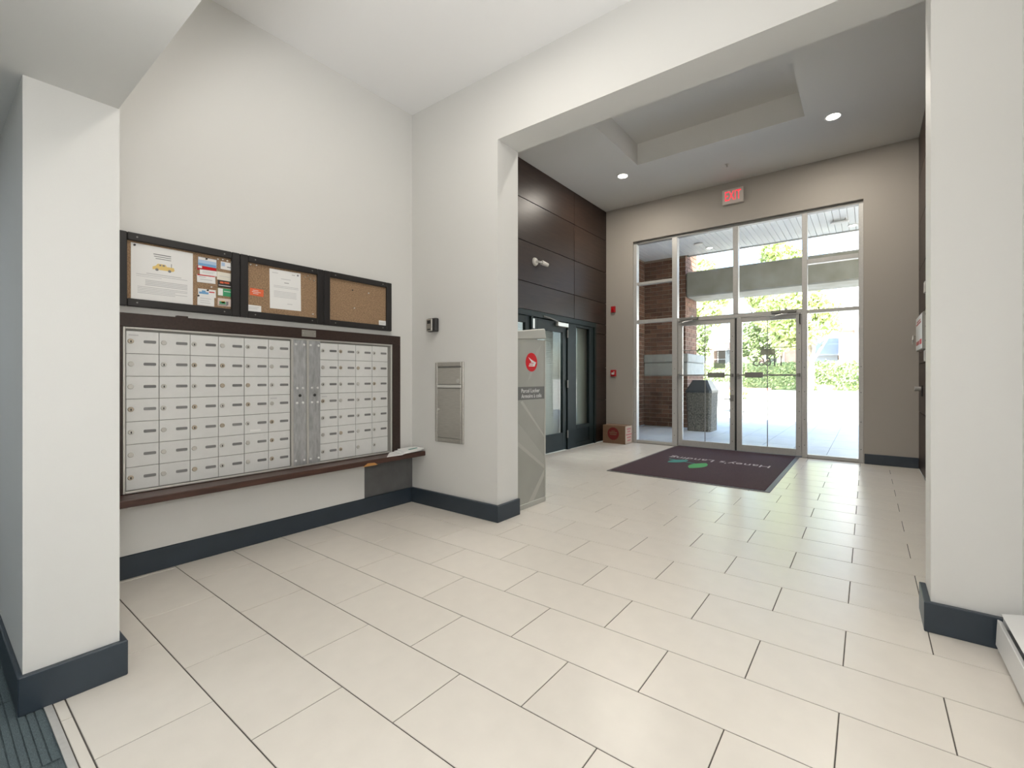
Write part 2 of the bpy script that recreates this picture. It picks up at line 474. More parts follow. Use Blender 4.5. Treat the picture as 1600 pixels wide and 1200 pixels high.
# ------------------------------------------------------------------ dark panelled walls of the vestibule
ZJ = [0.15, 0.745, 1.33, 1.935, 2.115, 2.505, 3.07, 3.66, 4.20]
wd = sbox('wall_panelled', gap_m, 'dark wood panelled wall left of the entrance', 'wall', XD - 0.2, XD - 0.024, YB, YF, 2.115, ZV)
sbox('wall_panelled_2', gap_m, 'strip of panelled wall beside the dark office door', 'wall', XD - 0.2, XD - 0.024, 6.945, YF, 0, 2.115)
def panel(par, x0, x1, y0, y1, z0, z1, g=0.008):
    MB().box(x0, x1, y0 + g / 2, y1 - g / 2, z0 + g / 2, z1 - g / 2).build('panel', panel_m, par, bevel=0.002)
for z0, z1 in ((2.115, 2.505), (2.505, 3.07), (3.07, 3.66), (3.66, 4.196)):
    for y0, y1 in ((YB, 3.83), (3.83, 6.235), (6.235, YF)):
        panel(wd, XD - 0.024, XD, y0, y1, z0, z1)
wd2 = bpy.data.objects['wall_panelled_2']
for z0, z1 in ((0.0, 0.745), (0.745, 1.33), (1.33, 1.935), (1.935, 2.115)):
    panel(wd2, XD - 0.024, XD, 6.945, YF, z0, z1)
wr = sbox('wall_panelled_3', gap_m, 'dark wood panelled wall right of the entrance', 'wall', XR + 0.024, XR + 0.2, YB, YF, 0, ZV)
for z0, z1 in ((0.0, 0.72), (0.72, 1.325), (1.325, 1.93), (1.93, 2.49), (2.49, 3.07), (3.07, 3.66), (3.66, 4.196)):
    for y0, y1 in ((YB, 4.9), (4.9, 6.235), (6.235, YF)):
        panel(wr, XR, XR + 0.024, y0, y1, z0, z1)

# ------------------------------------------------------------------ office door unit in the dark wall
FX0, FX1 = XD - 0.10, XD + 0.012
DF = struct(MB().box(FX0, FX1, YB + 0.6, 6.945, 2.03, 2.113).box(FX0, FX1, 6.885, 6.945, 0, 2.03).box(FX0, FX1, 6.02, 6.10, 0, 2.03)
            .box(FX0, FX1, 5.07, 5.13, 0, 2.03).box(FX0, FX1, YB + 0.6, YB + 0.66, 0, 2.03)
            .build('door_1', green_frame_m, None, origin=(XD, 6, 0), bevel=0.004), 'dark teal office door with sidelights in the panelled wall', 'door')
# the swinging leaf
leaf = MB().frame('x', XD - 0.055, XD - 0.008, 5.135, 6.012, 0.012, 2.022, 0.105, 0.268, 0.16).build('door_leaf', green_frame_m, DF, bevel=0.003)
bx('glass', oglass_m, leaf, XD - 0.036, XD - 0.03, 5.235, 5.912, 0.275, 1.867)
bx('sidelight_frame', green_frame_m, DF, XD - 0.06, XD - 0.01, 6.10, 6.308, 0.0, 2.03, bevel=0.003)
MB().box(XD - 0.06, XD - 0.01, 6.735, 6.885, 0, 2.03).box(XD - 0.06, XD - 0.01, 6.308, 6.735, 1.985, 2.03).box(XD - 0.06, XD - 0.01, 6.308, 6.735, 0.305, 0.362).box(XD - 0.06, XD - 0.01, 6.308, 6.735, 0, 0.08).build('sidelight_frame', green_frame_m, DF, bevel=0.003)
bx('kick_panel', green_frame_m, DF, XD - 0.05, XD - 0.022, 6.308, 6.735, 0.08, 0.305, bevel=0.003)
bx('glass', oglass_m, DF, XD - 0.045, XD - 0.039, 6.308, 6.735, 0.362, 1.985)
MB().frame('x', XD - 0.06, XD - 0.01, YB + 0.66, 5.07, 0.0, 2.03, 0.11, 0.28, 0.10).build('sidelight_frame', green_frame_m, DF, bevel=0.003)
bx('glass', oglass_m, DF, XD - 0.045, XD - 0.039, YB + 0.77, 4.96, 0.28, 1.93)
for z in (0.25, 1.05, 1.85):
    MB().cyl((6.018, z), 0.0, 'x', 0, 0).v
    MB().cyl((XD + 0.014, 6.017), 0.011, 'z', z - 0.06, z + 0.06, 10).build('hinge', aludk_m, DF)
cl = thing('door_closer', 'pale door closer on top of the dark office door', 'door closer', (XD, 5.8, 1.94))
bx('closer_body', silver_m, cl, XD - 0.006, XD + 0.05, 5.70, 5.99, 1.945, 2.008, bevel=0.005)
MB().rod((XD + 0.03, 5.74, 2.013), (XD + 0.035, 5.50, 2.045), 0.009).rod((XD + 0.035, 5.50, 2.045), (XD + 0.02, 5.36, 2.06), 0.009).build('closer_arm', aludk_m, cl)
bx('edge_glint_strip', silver_m, DF, XD + 0.012, XD + 0.016, 5.105, 5.150, 1.86, 2.0)  # light reflected at the door edge, put in as a silver strip
# blinds and shade behind the glass; the office behind is only a shallow dark box
sl = MB()
z = 0.24
while z < 2.0:
    sl.quad((XD - 0.143, 3.6, z), (XD - 0.158, 3.6, z + 0.024), (XD - 0.158, 5.99, z + 0.024), (XD - 0.143, 5.99, z)); z += 0.0285
bl = thing('window_blind', 'white slatted blind behind the glass of the dark office door', 'blind', (XD - 0.15, 5.0, 2.0))
sl.build('slats', blind_m, bl, kind='stuff')
bx('headrail', blind_m, bl, XD - 0.18, XD - 0.13, 3.6, 5.99, 2.0, 2.04)
tag(bx('roller_shade', curtain_m, None, XD - 0.135, XD - 0.13, 6.12, 6.93, 0.05, 2.04, origin=(XD - 0.13, 6.5, 2.0)),
    'grey roller shade behind the narrow sidelight of the office door', 'shade')
o = MB().box(-5.0, -4.9, YB, YF, 0, 2.2).box(-4.9, XD - 0.11, YB, YB + 0.1, 0, 2.2).box(-4.9, XD - 0.21, YF - 0.1, YF, 0, 2.2).box(-4.9, XD - 0.2, YB, YF, 2.2, 2.3)
struct(o.build('wall_office', wall_m, None, origin=(-4.9, 5, 0)), 'walls of the office behind the dark glass door', 'wall')

# ------------------------------------------------------------------ glazed entrance: window_1 with frame members, two doors
YG0, YG1 = 7.385, 7.475
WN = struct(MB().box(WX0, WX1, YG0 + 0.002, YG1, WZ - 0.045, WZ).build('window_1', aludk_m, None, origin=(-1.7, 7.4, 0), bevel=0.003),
            'aluminium framed glazed entrance screen with eight panes', 'window')
for (a, b) in ((WX0, -3.345), (-2.70, -2.612), (-1.722, -1.645), (-0.775, -0.708), (-0.10, WX1)):
    z1, z0 = WZ - 0.045, (0 if not -1.9 < a < -1.5 else 2.145)
    MB().box(a, b, YG0 - 0.012, YG1, z0, z1).build('mullion', alu_m, WN, bevel=0.004)
    if z0 == 0:
        for zz in (0.18, 0.55, 0.95, 1.30):
            MB().cyl(((a + b) / 2, zz), 0.006, 'y', YG0 - 0.016, YG0 - 0.010, 8).build('screw', lockdk_m, WN)
def transom(x0, x1, z0, z1):
    MB().box(x0, x1, YG0, YG1, z0, z1).build('transom', alu_m, WN, bevel=0.003)
transom(-3.345, -2.70, 2.785, 2.832); transom(-3.345, -2.70, 2.108, 2.165)
transom(-2.612, -0.775, 2.088, 2.148)
transom(-0.708, -0.10, 2.782, 2.846); transom(-0.708, -0.10, 2.076, 2.124)
MB().box(-3.345, -2.70, YG0, YG1, 0, 0.05).build('sill', alu_m, WN, bevel=0.003)
MB().box(-0.708, -0.10, YG0, YG1, 0, 0.05).build('sill', alu_m, WN, bevel=0.003)
for x0, x1, z0, z1 in ((-3.345, -2.70, 0.05, 2.108), (-3.345, -2.70, 2.165, 2.785), (-3.345, -2.70, 2.832, 3.51),
                       (-2.612, -1.722, 2.148, 3.51), (-1.645, -0.775, 2.148, 3.51),
                       (-0.708, -0.10, 0.05, 2.076), (-0.708, -0.10, 2.124, 2.782), (-0.708, -0.10, 2.846, 3.51)):
    bx('pane', glass_m, WN, x0, x1, 7.427, 7.433, z0, z1)

def entrance_door(n, x0, x1, label, box):
    D = struct(MB().frame('y', 7.40, 7.455, x0, x1, 0.012, 2.083, 0.076, 0.10, 0.07).build('door_%d' % n, alu_m, None, origin=((x0 + x1) / 2, 7.43, 0), bevel=0.004), label, 'door')
    bx('glass', glass_m, D, x0 + 0.07, x1 - 0.07, 7.425, 7.431, 0.10, 2.02)
    xm = (x0 + x1) / 2 - 0.01
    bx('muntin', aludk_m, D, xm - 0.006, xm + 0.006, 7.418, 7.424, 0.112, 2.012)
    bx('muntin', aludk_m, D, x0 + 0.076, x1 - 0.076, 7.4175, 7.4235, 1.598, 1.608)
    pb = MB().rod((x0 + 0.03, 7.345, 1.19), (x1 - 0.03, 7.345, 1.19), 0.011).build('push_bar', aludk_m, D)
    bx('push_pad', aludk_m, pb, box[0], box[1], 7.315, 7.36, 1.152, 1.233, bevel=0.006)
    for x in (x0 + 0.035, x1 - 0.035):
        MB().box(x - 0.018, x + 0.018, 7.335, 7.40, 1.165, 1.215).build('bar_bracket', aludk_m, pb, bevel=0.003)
    return D
d2 = entrance_door(2, -2.608, -1.700, 'left leaf of the glazed entrance doors with a grey notice', (-2.095, -1.837))
d3 = entrance_door(3, -1.672, -0.780, 'right leaf of the glazed entrance doors with the street number', (-1.535, -1.282))
bx('meeting_stile', lockdk_m, d3, -1.698, -1.674, 7.402, 7.45, 0.012, 2.083)
for D, x in ((d2, -1.735), (d3, -0.81)):
    for zz in (0.15, 0.42, 0.66, 0.95, 1.38, 1.56, 1.8):
        MB().cyl((x, zz), 0.006, 'y', 7.396, 7.401, 8).build('screw', lockdk_m, D)
MB().box(-1.715, -1.765, 7.375, 7.40, 0.78, 0.88).rod((-1.745, 7.37, 0.82), (-1.86, 7.37, 0.815), 0.007).build('door_lever', aludk_m, d2)
for i_, ch_ in enumerate('11665'):
    text('street_digit', ch_, 0.215, decal_m, d3, (-1.052 - 0.088 * i_, 7.4325, 1.392), (-1, 0, 0), (0, 0, 1))
bx('notice', decal2_m, d3, -1.335, -1.133, 7.4335, 7.4345, 1.495, 1.588)
nb = bx('notice', decal2_m, d2, -2.030, -1.850, 7.4335, 7.4345, 1.450, 1.585)
bx('notice', decal_m, d2, -2.030, -1.850, 7.4335, 7.4345, 1.302, 1.440)
for D, xa, xb, lab, nm in ((d3, -1.215, -0.845, 'silver door closer over the right entrance door', 0), (d2, -2.60, -2.26, 'silver door closer over the left entrance door', 1)):
    c = thing('door_closer', lab, 'door closer', ((xa + xb) / 2, 7.38, 2.09))
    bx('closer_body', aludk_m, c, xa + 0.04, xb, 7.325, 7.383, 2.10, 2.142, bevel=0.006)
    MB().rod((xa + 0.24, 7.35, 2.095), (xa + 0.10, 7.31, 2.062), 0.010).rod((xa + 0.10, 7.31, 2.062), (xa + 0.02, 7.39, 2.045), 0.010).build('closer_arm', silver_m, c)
    MB().cyl((xa + 0.24, 7.352), 0.022, 'z', 2.085, 2.165, 12).build('closer_spindle', silver_m, c)
h = MB().rod((-0.80, 7.36, 1.94), (-0.80, 7.36, 2.07), 0.008).rod((-0.80, 7.36, 1.94), (-0.80, 7.40, 1.93), 0.008).rod((-0.80, 7.36, 2.07), (-0.80, 7.40, 2.075), 0.008)
h.build('pull_handle', lockdk_m, d3)

# ------------------------------------------------------------------ entrance mat
mt = thing('entrance_mat', 'burgundy entrance mat with green leaf mark in front of glass doors', 'mat', (-1.72, 6.13, 0))
bx('mat_pile', mat_m, mt, -2.60, -0.85, 4.965, 7.365, 0.0, 0.011, bevel=0.003)
MB().box(-2.635, -2.60, 4.93, 7.365, 0, 0.006).box(-0.85, -0.80, 4.93, 7.365, 0, 0.006).box(-2.60, -0.85, 4.93, 4.965, 0, 0.006).build('rubber_edge', matedge_m, mt)
text('lettering', "Haney's Landing", 0.22, lettering_m, mt, (-1.68, 6.30, 0.0112), (-1, 0, 0), (0, -1, 0), width=1.32, thick=0.0006)
def leafshape(c, ang, L, w, mat, nm='leaf_mark'):
    pts = []
    n = 9
    for i in range(n + 1):
        t = i / n; pts.append((L * (t - 0.5), w * math.sin(PI * t) ** 0.8))
    for i in range(n - 1, 0, -1):
        t = i / n; pts.append((L * (t - 0.5), -w * math.sin(PI * t) ** 0.8))
    ca, sa = math.cos(ang), math.sin(ang)
    MB().prism([(c[0] + x * ca - y * sa, c[1] + x * sa + y * ca) for x, y in pts], 'z', 0.0105, 0.0122).build(nm, mat, mt)
leafshape((-2.12, 6.02), math.radians(60), 0.36, 0.085, leaf_print2_m)
leafshape((-1.80, 5.86), math.radians(80), 0.46, 0.10, leaf_print_m)
MB().hexa([(-2.28, 6.10, 0.0106), (-2.28, 6.135, 0.0106), (-1.86, 5.97, 0.0106), (-1.86, 5.95, 0.0106)], [(-2.28, 6.10, 0.012), (-2.28, 6.135, 0.012), (-1.86, 5.97, 0.012), (-1.86, 5.95, 0.012)]).build('stem_mark', leaf_print2_m, mt)

# ------------------------------------------------------------------ mailboxes
MX = XM + 0.012
mbk = thing('mailbox_unit', 'silver wall of small locked mailboxes in a dark wood surround', 'mailboxes', (XM, 1.55, 0.50))
TR = [(0.592, 2.536, 1.447, 1.525), (0.592, 0.684, 0.487, 1.447), (2.455, 2.536, 0.487, 1.447)]
for y0, y1, z0, z1 in TR:
    MB().box(XM, XM + 0.035, y0, y1, z0, z1).build('surround', espresso_m, mbk, bevel=0.003)
MB().frame('x', XM, XM + 0.028, 0.684, 2.455, 0.487, 1.447, 0.012).build('silver_rim', silver_m, mbk, bevel=0.002)
bx('backing', aludk_m, mbk, XM + 0.001, MX, 0.696, 2.443, 0.499, 1.435)
# steel centre strips
for y0, y1 in ((1.612, 1.706), (1.724, 1.812)):
    st = MB().box(MX, MX + 0.016, y0, y1, 0.500, 1.434).build('lock_strip', galv_m, mbk, bevel=0.002)
    ym = (y0 + y1) / 2
    for dy, zz in ((-0.02, 1.075), (0.022, 1.075), (-0.02, 0.965), (0.022, 0.965), (-0.03, 1.40), (0.03, 1.40), (-0.03, 0.535), (0.03, 0.535)):
        MB().cyl((ym + dy, zz), 0.0095, 'x', MX + 0.0155, MX + 0.0195, 10, 0.006).build('rivet', white_m, st)
    MB().cyl((ym, 1.02), 0.011, 'x', MX + 0.0155, MX + 0.0175, 12).build('keyhole', lockdk_m, st)
MB().box(MX, MX + 0.02, 1.597, 1.612, 0.500, 1.434).box(MX, MX + 0.022, 1.707, 1.723, 0.500, 1.434).build('strip_edge', silver_m, mbk, bevel=0.002)
pl = bx('name_plate', steel_m, mbk, XM + 0.0352, XM + 0.040, 1.668, 1.772, 1.462, 1.512, bevel=0.001)
for y in (1.677, 1.763):
    MB().cyl((y, 1.487), 0.004, 'x', XM + 0.0395, XM + 0.042, 8).build('screw', silver_m, pl)
zr = [1.424 - i * (1.424 - 0.505) / 7 for i in range(8)]
yl = [0.699, 0.847, 0.998, 1.148, 1.297, 1.448, 1.594]
yr = [1.815, 1.960, 2.111, 2.261, 2.415]
doorme, lockme, slotme, keyme = {}, None, None, None
def shared(mb, mat, nm, bevel=0.0):
    me = bpy.data.meshes.new(nm); me.from_pydata(mb.v, [], mb.f)
    if bevel:
        bm = bmesh.new(); bm.from_mesh(me)
        bmesh.ops.bevel(bm, geom=bm.edges[:], offset=bevel, segments=1, affect='EDGES', clamp_overlap=True)
        bm.to_mesh(me); bm.free()
    me.materials.append(mat); return me
lockmes = [shared(MB().cyl((0, 0), 0.0145, 'x', 0, 0.004, 14, 0.0125), mm, 'lock') for mm in (chrome_m, chrome_m, brass_m)]
keyme = shared(MB().box(0.0038, 0.0046, -0.0028, 0.0028, -0.008, 0.004), lockdk_m, 'keyhole')
slotme = shared(MB().prism([(-0.028, -0.006), (-0.024, -0.0085), (0.024, -0.0085), (0.028, -0.006), (0.028, 0.006), (0.024, 0.0085), (-0.024, 0.0085), (-0.028, 0.006)], 'x', 0, 0.0022), slot_m, 'number_slot')
rnd = random.Random(3)
for side, ys in ((0, yl), (1, yr)):
    for c in range(len(ys) - 1):
        for r in range(7):
            y0, y1, z1, z0 = ys[c], ys[c + 1], zr[r], zr[r + 1]
            w, hh = y1 - y0 - 0.003, z1 - z0 - 0.003
            key = (round(w, 4), round(hh, 4))
            if key not in doorme:
                doorme[key] = shared(MB().box(0, 0.006, 0, w, 0, hh), door_m, 'mailbox_door', 0.0012)
            d = link('mailbox_door', doorme[key], mbk, (MX, y0 + 0.0015, z0 + 0.0015))
            lx = (MX + 0.006, y0 + 0.021 + 0.002 * rnd.random(), z0 + hh * 0.56)
            lk = link('lock', lockmes[rnd.randrange(3)], d, lx)
            if not (side == 1 and r == 6 and c >= 1):
                link('number_slot', slotme, d, (MX + 0.006, y1 - 0.042, z0 + hh * 0.56))
            if rnd.random() < 0.6:
                link('keyhole', keyme, d, lx)
            if (side, c, r) in ((0, 5, 3), (1, 0, 3), (0, 0, 0)):
                MB().box(MX + 0.006, MX + 0.0066, y0 + 0.012, y0 + 0.055, z1 - 0.028, z1 - 0.020).build('paper_label', ink_m, d)
            if (side, c, r) == (0, 4, 4):
                MB().box(MX + 0.006, MX + 0.0066, y0 + 0.035, y0 + 0.10, z0 + 0.014, z0 + 0.028).build('paper_label', paper_m, d)
mbk.location.x += 0.002   # hangs just clear of the plaster
# shelf under the mailboxes
sh = thing('shelf', 'dark mahogany shelf board under the mailboxes', 'shelf', (XM, 1.6, 0.44))
bx('shelf_board', shelf_m, sh, XM, -3.297, 0.48, YP, 0.443, 0.484, bevel=0.004)
MB().hexa([(-3.30, 2.07, 0.438), (-3.294, 2.07, 0.438), (-3.294, 2.20, 0.438), (-3.30, 2.20, 0.438)],
          [(-3.30, 2.11, 0.462), (-3.294, 2.11, 0.462), (-3.294, 2.17, 0.458), (-3.30, 2.17, 0.458)]).build('bare_chip', bare_m, sh, label='patch of bare orange wood where the edging is gone')
sbox('trim_2', wall_m, 'cream skirting panel under the shelf', 'trim', XM, XM + 0.022, 0.48, 2.19, BH, 0.443, bevel=0.002)
tag(bx('recess_dark_sheet', recessdk_m, None, XM, XM + 0.006, 2.195, 2.688, BH, 0.442, origin=(XM, 2.4, BH)), 'dark grey sheet in place of the dark recess in the corner under the shelf', 'panel')  # darkness of the recess under the shelf put into a flat grey sheet

# mail bag / flyers on the shelf end
pp = thing('loose_flyers', 'loose white flyers left on the right end of the shelf', 'papers', (-3.36, 2.52, 0.484))
def sheet(pts, zs, mat, nm, par):
    mb = MB()
    n = len(pts)
    mb.hexa([(x, y, z) for (x, y), z in zip(pts, zs)], [(x, y, z + 0.006) for (x, y), z in zip(pts, zs)])
    return mb.build(nm, mat, par)
sheet([(-3.30, 2.29), (-3.285, 2.43), (-3.31, 2.50), (-3.42, 2.52), (-3.45, 2.42)], [0.4845, 0.4845, 0.49, 0.495, 0.487], paper_m, 'flyer', pp)
sheet([(-3.288, 2.42), (-3.29, 2.64), (-3.41, 2.66), (-3.44, 2.46)], [0.4895, 0.497, 0.503, 0.498], paper_m, 'flyer', pp)
sheet([(-3.30, 2.46), (-3.295, 2.67), (-3.43, 2.675), (-3.45, 2.50)], [0.4965, 0.508, 0.511, 0.507], paper_m, 'flyer', pp)
MB().hexa([(-3.345, 2.55, 0.5075), (-3.345, 2.64, 0.5125), (-3.365, 2.64, 0.513), (-3.365, 2.55, 0.508)], [(-3.345, 2.55, 0.510), (-3.345, 2.64, 0.515), (-3.365, 2.64, 0.5155), (-3.365, 2.55, 0.5105)]).build('printed_mark', leaf_print2_m, pp)

# ------------------------------------------------------------------ notice boards
def board(y0, y1, label):
    b = thing('notice_board', label, 'notice board', (XM, (y0 + y1) / 2, 1.565), 'framed cork boards above the mailboxes')
    fr = MB().frame('x', XM, XM + 0.035, y0, y1, 1.565, 1.990, 0.048, 0.045).build('frame', black_m, b, bevel=0.004)
    bx('cork_panel', cork_m, b, XM, XM + 0.014, y0 + 0.045, y1 - 0.045, 1.605, 1.950)
    for y in (y0 + 0.09, y1 - 0.09):
        for zz in (1.588, 1.967):
            MB().cyl((y, zz), 0.0045, 'x', XM + 0.0345, XM + 0.037, 8).build('screw', aludk_m, fr)
    return b
board(0.655, 1.267, 'left black framed cork board crowded with a notice and cards')
board(1.269, 1.838, 'middle black framed cork board with one white letter')
board(1.840, 2.447, 'right black framed cork board, nearly empty')
PX = XM + 0.0145
def card(name, label, cat, y0, y1, z0, z1, mat, tilt=0.0, group=None, dx=0.0, origin=None):
    x = PX + dx
    ym, zm = (y0 + y1) / 2, (z0 + z1) / 2
    c, s_ = math.cos(tilt), math.sin(tilt)
    def R(y, z): return (ym + (y - ym) * c - (z - zm) * s_, zm + (y - ym) * s_ + (z - zm) * c)
    o = MB().prism([R(y0, z0), R(y1, z0), R(y1, z1), R(y0, z1)], 'x', x, x + 0.0012).build(name, mat, None, origin=(x, ym, zm))
    tag(o, label, cat, group)
    o['_'] = 0; del o['_']
    return o, R, x + 0.0012
def pr(par, R, x, rects, mat, nm='print'):
    mb = MB()
    for a, b, c_, d in rects:
        mb.prism([R(a, c_), R(b, c_), R(b, d), R(a, d)], 'x', x - 0.0002, x + 0.0004)
    return mb.build(nm, mat, par)
def pin(par, y, z, x, mat=lockdk_m):
    MB().cyl((y, z), 0.0055, 'x', x, x + 0.008, 8).build('pin', mat, par)
G = 'cards pinned on the left board'
o, R, x = card('notice', 'large white notice with a yellow car picture on the left board', 'notice', 0.722, 1.013, 1.612, 1.936, paper_m)
pr(o, R, x, [(0.822, 0.905, 1.888, 1.893), (0.825, 0.905, 1.876, 1.880), (0.832, 0.905, 1.864, 1.868)], inkdk_m)
pr(o, R, x, [(0.79, 0.955, 1.768, 1.772), (0.745, 0.985, 1.758, 1.761), (0.745, 0.86, 1.748, 1.750)] + [(0.785, 0.985, 1.727 - i * 0.009, 1.731 - i * 0.009) for i in range(4)] + [(0.75, 0.985 - (0.06 if i in (2, 4) else 0), 1.686 - i * 0.009, 1.689 - i * 0.009) for i in range(5)], ink_m)
car = [(0.818, 1.800), (0.818, 1.815), (0.832, 1.822), (0.842, 1.836), (0.878, 1.836), (0.885, 1.824), (0.918, 1.824), (0.922, 1.808), (0.915, 1.800)]
MB().prism([R(*q) for q in car], 'x', x - 0.0002, x + 0.0004).build('car_picture', yellow_m, o)
wh = MB()
for y in (0.838, 0.898): wh.cyl(R(y, 1.800), 0.008, 'x', x, x + 0.0007, 10)
wh.prism([R(0.848, 1.824), R(0.858, 1.824), R(0.858, 1.833), R(0.851, 1.833)], 'x', x, x + 0.0006).prism([R(0.864, 1.824), R(0.876, 1.824), R(0.874, 1.833), R(0.864, 1.833)], 'x', x, x + 0.0006)
wh.box(x, x + 0.0006, 0.905, 0.908, 1.824, 1.846)
wh.build('car_details', inkdk_m, o)
pin(o, 0.737, 1.923, x)
def bcard(label, y0, y1, z0, z1, mat, tilt=0, deco=(), dx=0.0, pn=None):
    o, R, x = card('card', label, 'card', y0, y1, z0, z1, mat, tilt, G, dx)
    for m_, rects in deco: pr(o, R, x, rects, m_)
    if pn: pin(o, pn[0], pn[1], x)
    return o
bcard('blue and white card at the top of the card columns', 1.040, 1.138, 1.868, 1.922, lblue_m, -0.01, [(paper_m, [(1.042, 1.136, 1.905, 1.920)]), (blue_m, [(1.042, 1.136, 1.870, 1.884)])], 0.0014, (1.083, 1.916))
bcard('red and white card under the blue card', 1.036, 1.138, 1.838, 1.868, red_m, -0.02, [(paper_m, [(1.040, 1.060, 1.852, 1.866)]), (redprint_m, [(1.064, 1.130, 1.854, 1.864)])])
bcard('white card lying over the red card', 1.048, 1.140, 1.812, 1.845, paper_m, 0.03, [(ink_m, [(1.062, 1.13, 1.833, 1.836), (1.062, 1.12, 1.825, 1.828)])], 0.0028)
bcard('white card with red lower edge', 1.034, 1.132, 1.762, 1.812, paper_m, 0.03, [(redprint_m, [(1.036, 1.130, 1.806, 1.812)]), (ink_m, [(1.045, 1.08, 1.795, 1.799), (1.05, 1.115, 1.780, 1.784)])], 0.0014)
bcard('white card with a blue car at the left bottom', 1.040, 1.135, 1.672, 1.722, paper_m, 0.02, [(blue_m, [(1.045, 1.095, 1.690, 1.703), (1.06, 1.08, 1.703, 1.712)]), (redprint_m, [(1.098, 1.128, 1.703, 1.709)])], 0.0, (1.09, 1.716))
bcard('white handwritten card at the bottom left of the card columns', 1.036, 1.126, 1.615, 1.680, paper_m, -0.01, [(ink_m, [(1.05, 1.11, 1.66, 1.663), (1.05, 1.10, 1.645, 1.648), (1.05, 1.105, 1.632, 1.635)])], 0.0014, (1.04, 1.674))
bcard('white card with a small boat picture at upper right', 1.162, 1.232, 1.868, 1.918, paper_m, -0.03, [(lblue_m, [(1.166, 1.185, 1.888, 1.912)]), (inkdk_m, [(1.198, 1.226, 1.884, 1.890)])])
bcard('cream card with faint script', 1.142, 1.226, 1.795, 1.848, M('cream_card', (0.76, 0.73, 0.64), 0.7), -0.02, [(ink_m, [(1.155, 1.212, 1.820, 1.8225)])])
bcard('black card with orange letters', 1.146, 1.226, 1.748, 1.794, blackcard_m, 0.0, [(orange_m, [(1.158, 1.178, 1.774, 1.786), (1.182, 1.210, 1.776, 1.786)]), (ink_m, [(1.150, 1.224, 1.758, 1.763)])])
bcard('green and white card', 1.146, 1.226, 1.692, 1.742, greencard_m, 0.0, [(paper_m, [(1.147, 1.174, 1.694, 1.740)]), (paper_m, [(1.180, 1.222, 1.722, 1.726)])])
bcard('multicoloured photo card at the bottom right', 1.146, 1.226, 1.626, 1.676, M('pale_pink_card', (0.66, 0.55, 0.50), 0.7), 0.0, [(greencard_m, [(1.155, 1.19, 1.638, 1.655)]), (yellow_m, [(1.165, 1.185, 1.645, 1.66)]), (inkdk_m, [(1.192, 1.205, 1.635, 1.658), (1.15, 1.20, 1.63, 1.636)])])
# middle board
o, R, x = card('letter', 'white typed letter pinned on the middle board', 'letter', 1.458, 1.672, 1.650, 1.932, paper_m, 0.012)
pr(o, R, x, [(1.475, 1.515, 1.905, 1.909), (1.535, 1.60, 1.868, 1.872)] + [(1.485, 1.655, 1.815 - i * 0.010, 1.818 - i * 0.010) for i in range(2)] + [(1.485, 1.64, 1.775 - i * 0.010, 1.778 - i * 0.010) for i in range(5)] + [(1.575, 1.61, 1.69, 1.694)], ink_m)
pr(o, R, x, [(1.61, 1.632, 1.908, 1.911), (1.556, 1.588, 1.842, 1.846)], inkdk_m)
MB().cyl((1.65, 1.914), 0.007, 'x', x, x + 0.0005, 10).build('print', inkdk_m, o)
o, R, x = card('card', 'orange card with white script on the middle board', 'card', 1.333, 1.418, 1.722, 1.772, orange_m, -0.03)
pr(o, R, x, [(1.35, 1.385, 1.757, 1.760), (1.345, 1.40, 1.746, 1.749), (1.352, 1.385, 1.735, 1.738)], paper_m)
o, R, x = card('label_sticker', 'white sticker in the lower left corner of the middle board', 'sticker', 1.315, 1.403, 1.611, 1.655, paper_m)
pr(o, R, x, [(1.325, 1.39, 1.64, 1.643), (1.325, 1.38, 1.63, 1.633)], ink_m)
o, R, x = card('label_sticker', 'white sticker in the lower right corner of the right board', 'sticker', 2.330, 2.402, 1.611, 1.652, paper_m)
pr(o, R, x, [(2.34, 2.392, 1.636, 1.639), (2.34, 2.385, 1.626, 1.629)], ink_m)
for y, z, m_, lab in ((1.335, 1.932, offwhite_m, 'white push pin in the top left corner of the middle board'),
        (1.372, 1.934, offwhite_m, 'white push pin at the top of the middle board, second from the left'),
        (1.70, 1.912, brass_m, 'brass push pin just right of the white letter, lowest left of its cluster'),
        (1.722, 1.926, brass_m, 'brass push pin topmost of the cluster right of the white letter'),
        (1.738, 1.905, brass_m, 'brass push pin in the middle of the cluster right of the white letter'),
        (1.768, 1.898, brass_m, 'brass push pin rightmost of the cluster right of the white letter'),
        (1.76, 1.640, offwhite_m, 'white push pin in the lower right corner of the middle board'),
        (2.23, 1.872, offwhite_m, 'white push pin near the top right of the right board'),
        (2.085, 1.875, lockdk_m, 'dark push pin near the top centre of the right board'),
        (2.10, 1.728, offwhite_m, 'white push pin low in the centre of the right board'),
        (1.145, 1.928, offwhite_m, 'white push pin in the top row of the left board, leftmost'),
        (1.172, 1.931, offwhite_m, 'white push pin in the top row of the left board, second from left'),
        (1.198, 1.929, offwhite_m, 'white push pin in the top row of the left board, third from left'),
        (1.222, 1.924, offwhite_m, 'white push pin in the top row of the left board, rightmost'),
        (1.11, 1.74, offwhite_m, 'white push pin low between the two card columns of the left board')):
    tag(MB().cyl((y, z), 0.0048, 'x', PX, PX + 0.008, 8).build('push_pin', m_, None, origin=(PX, y, z)), lab, 'pin', 'push pins left in the cork boards')
tag(MB().box(XM, XM + 0.03, 0.93, 0.985, 1.5255, 1.535).build('wood_scrap', espresso_m, None, origin=(XM, 0.95, 1.525)), 'small dark strip lying on top of the mailbox surround', 'scrap')

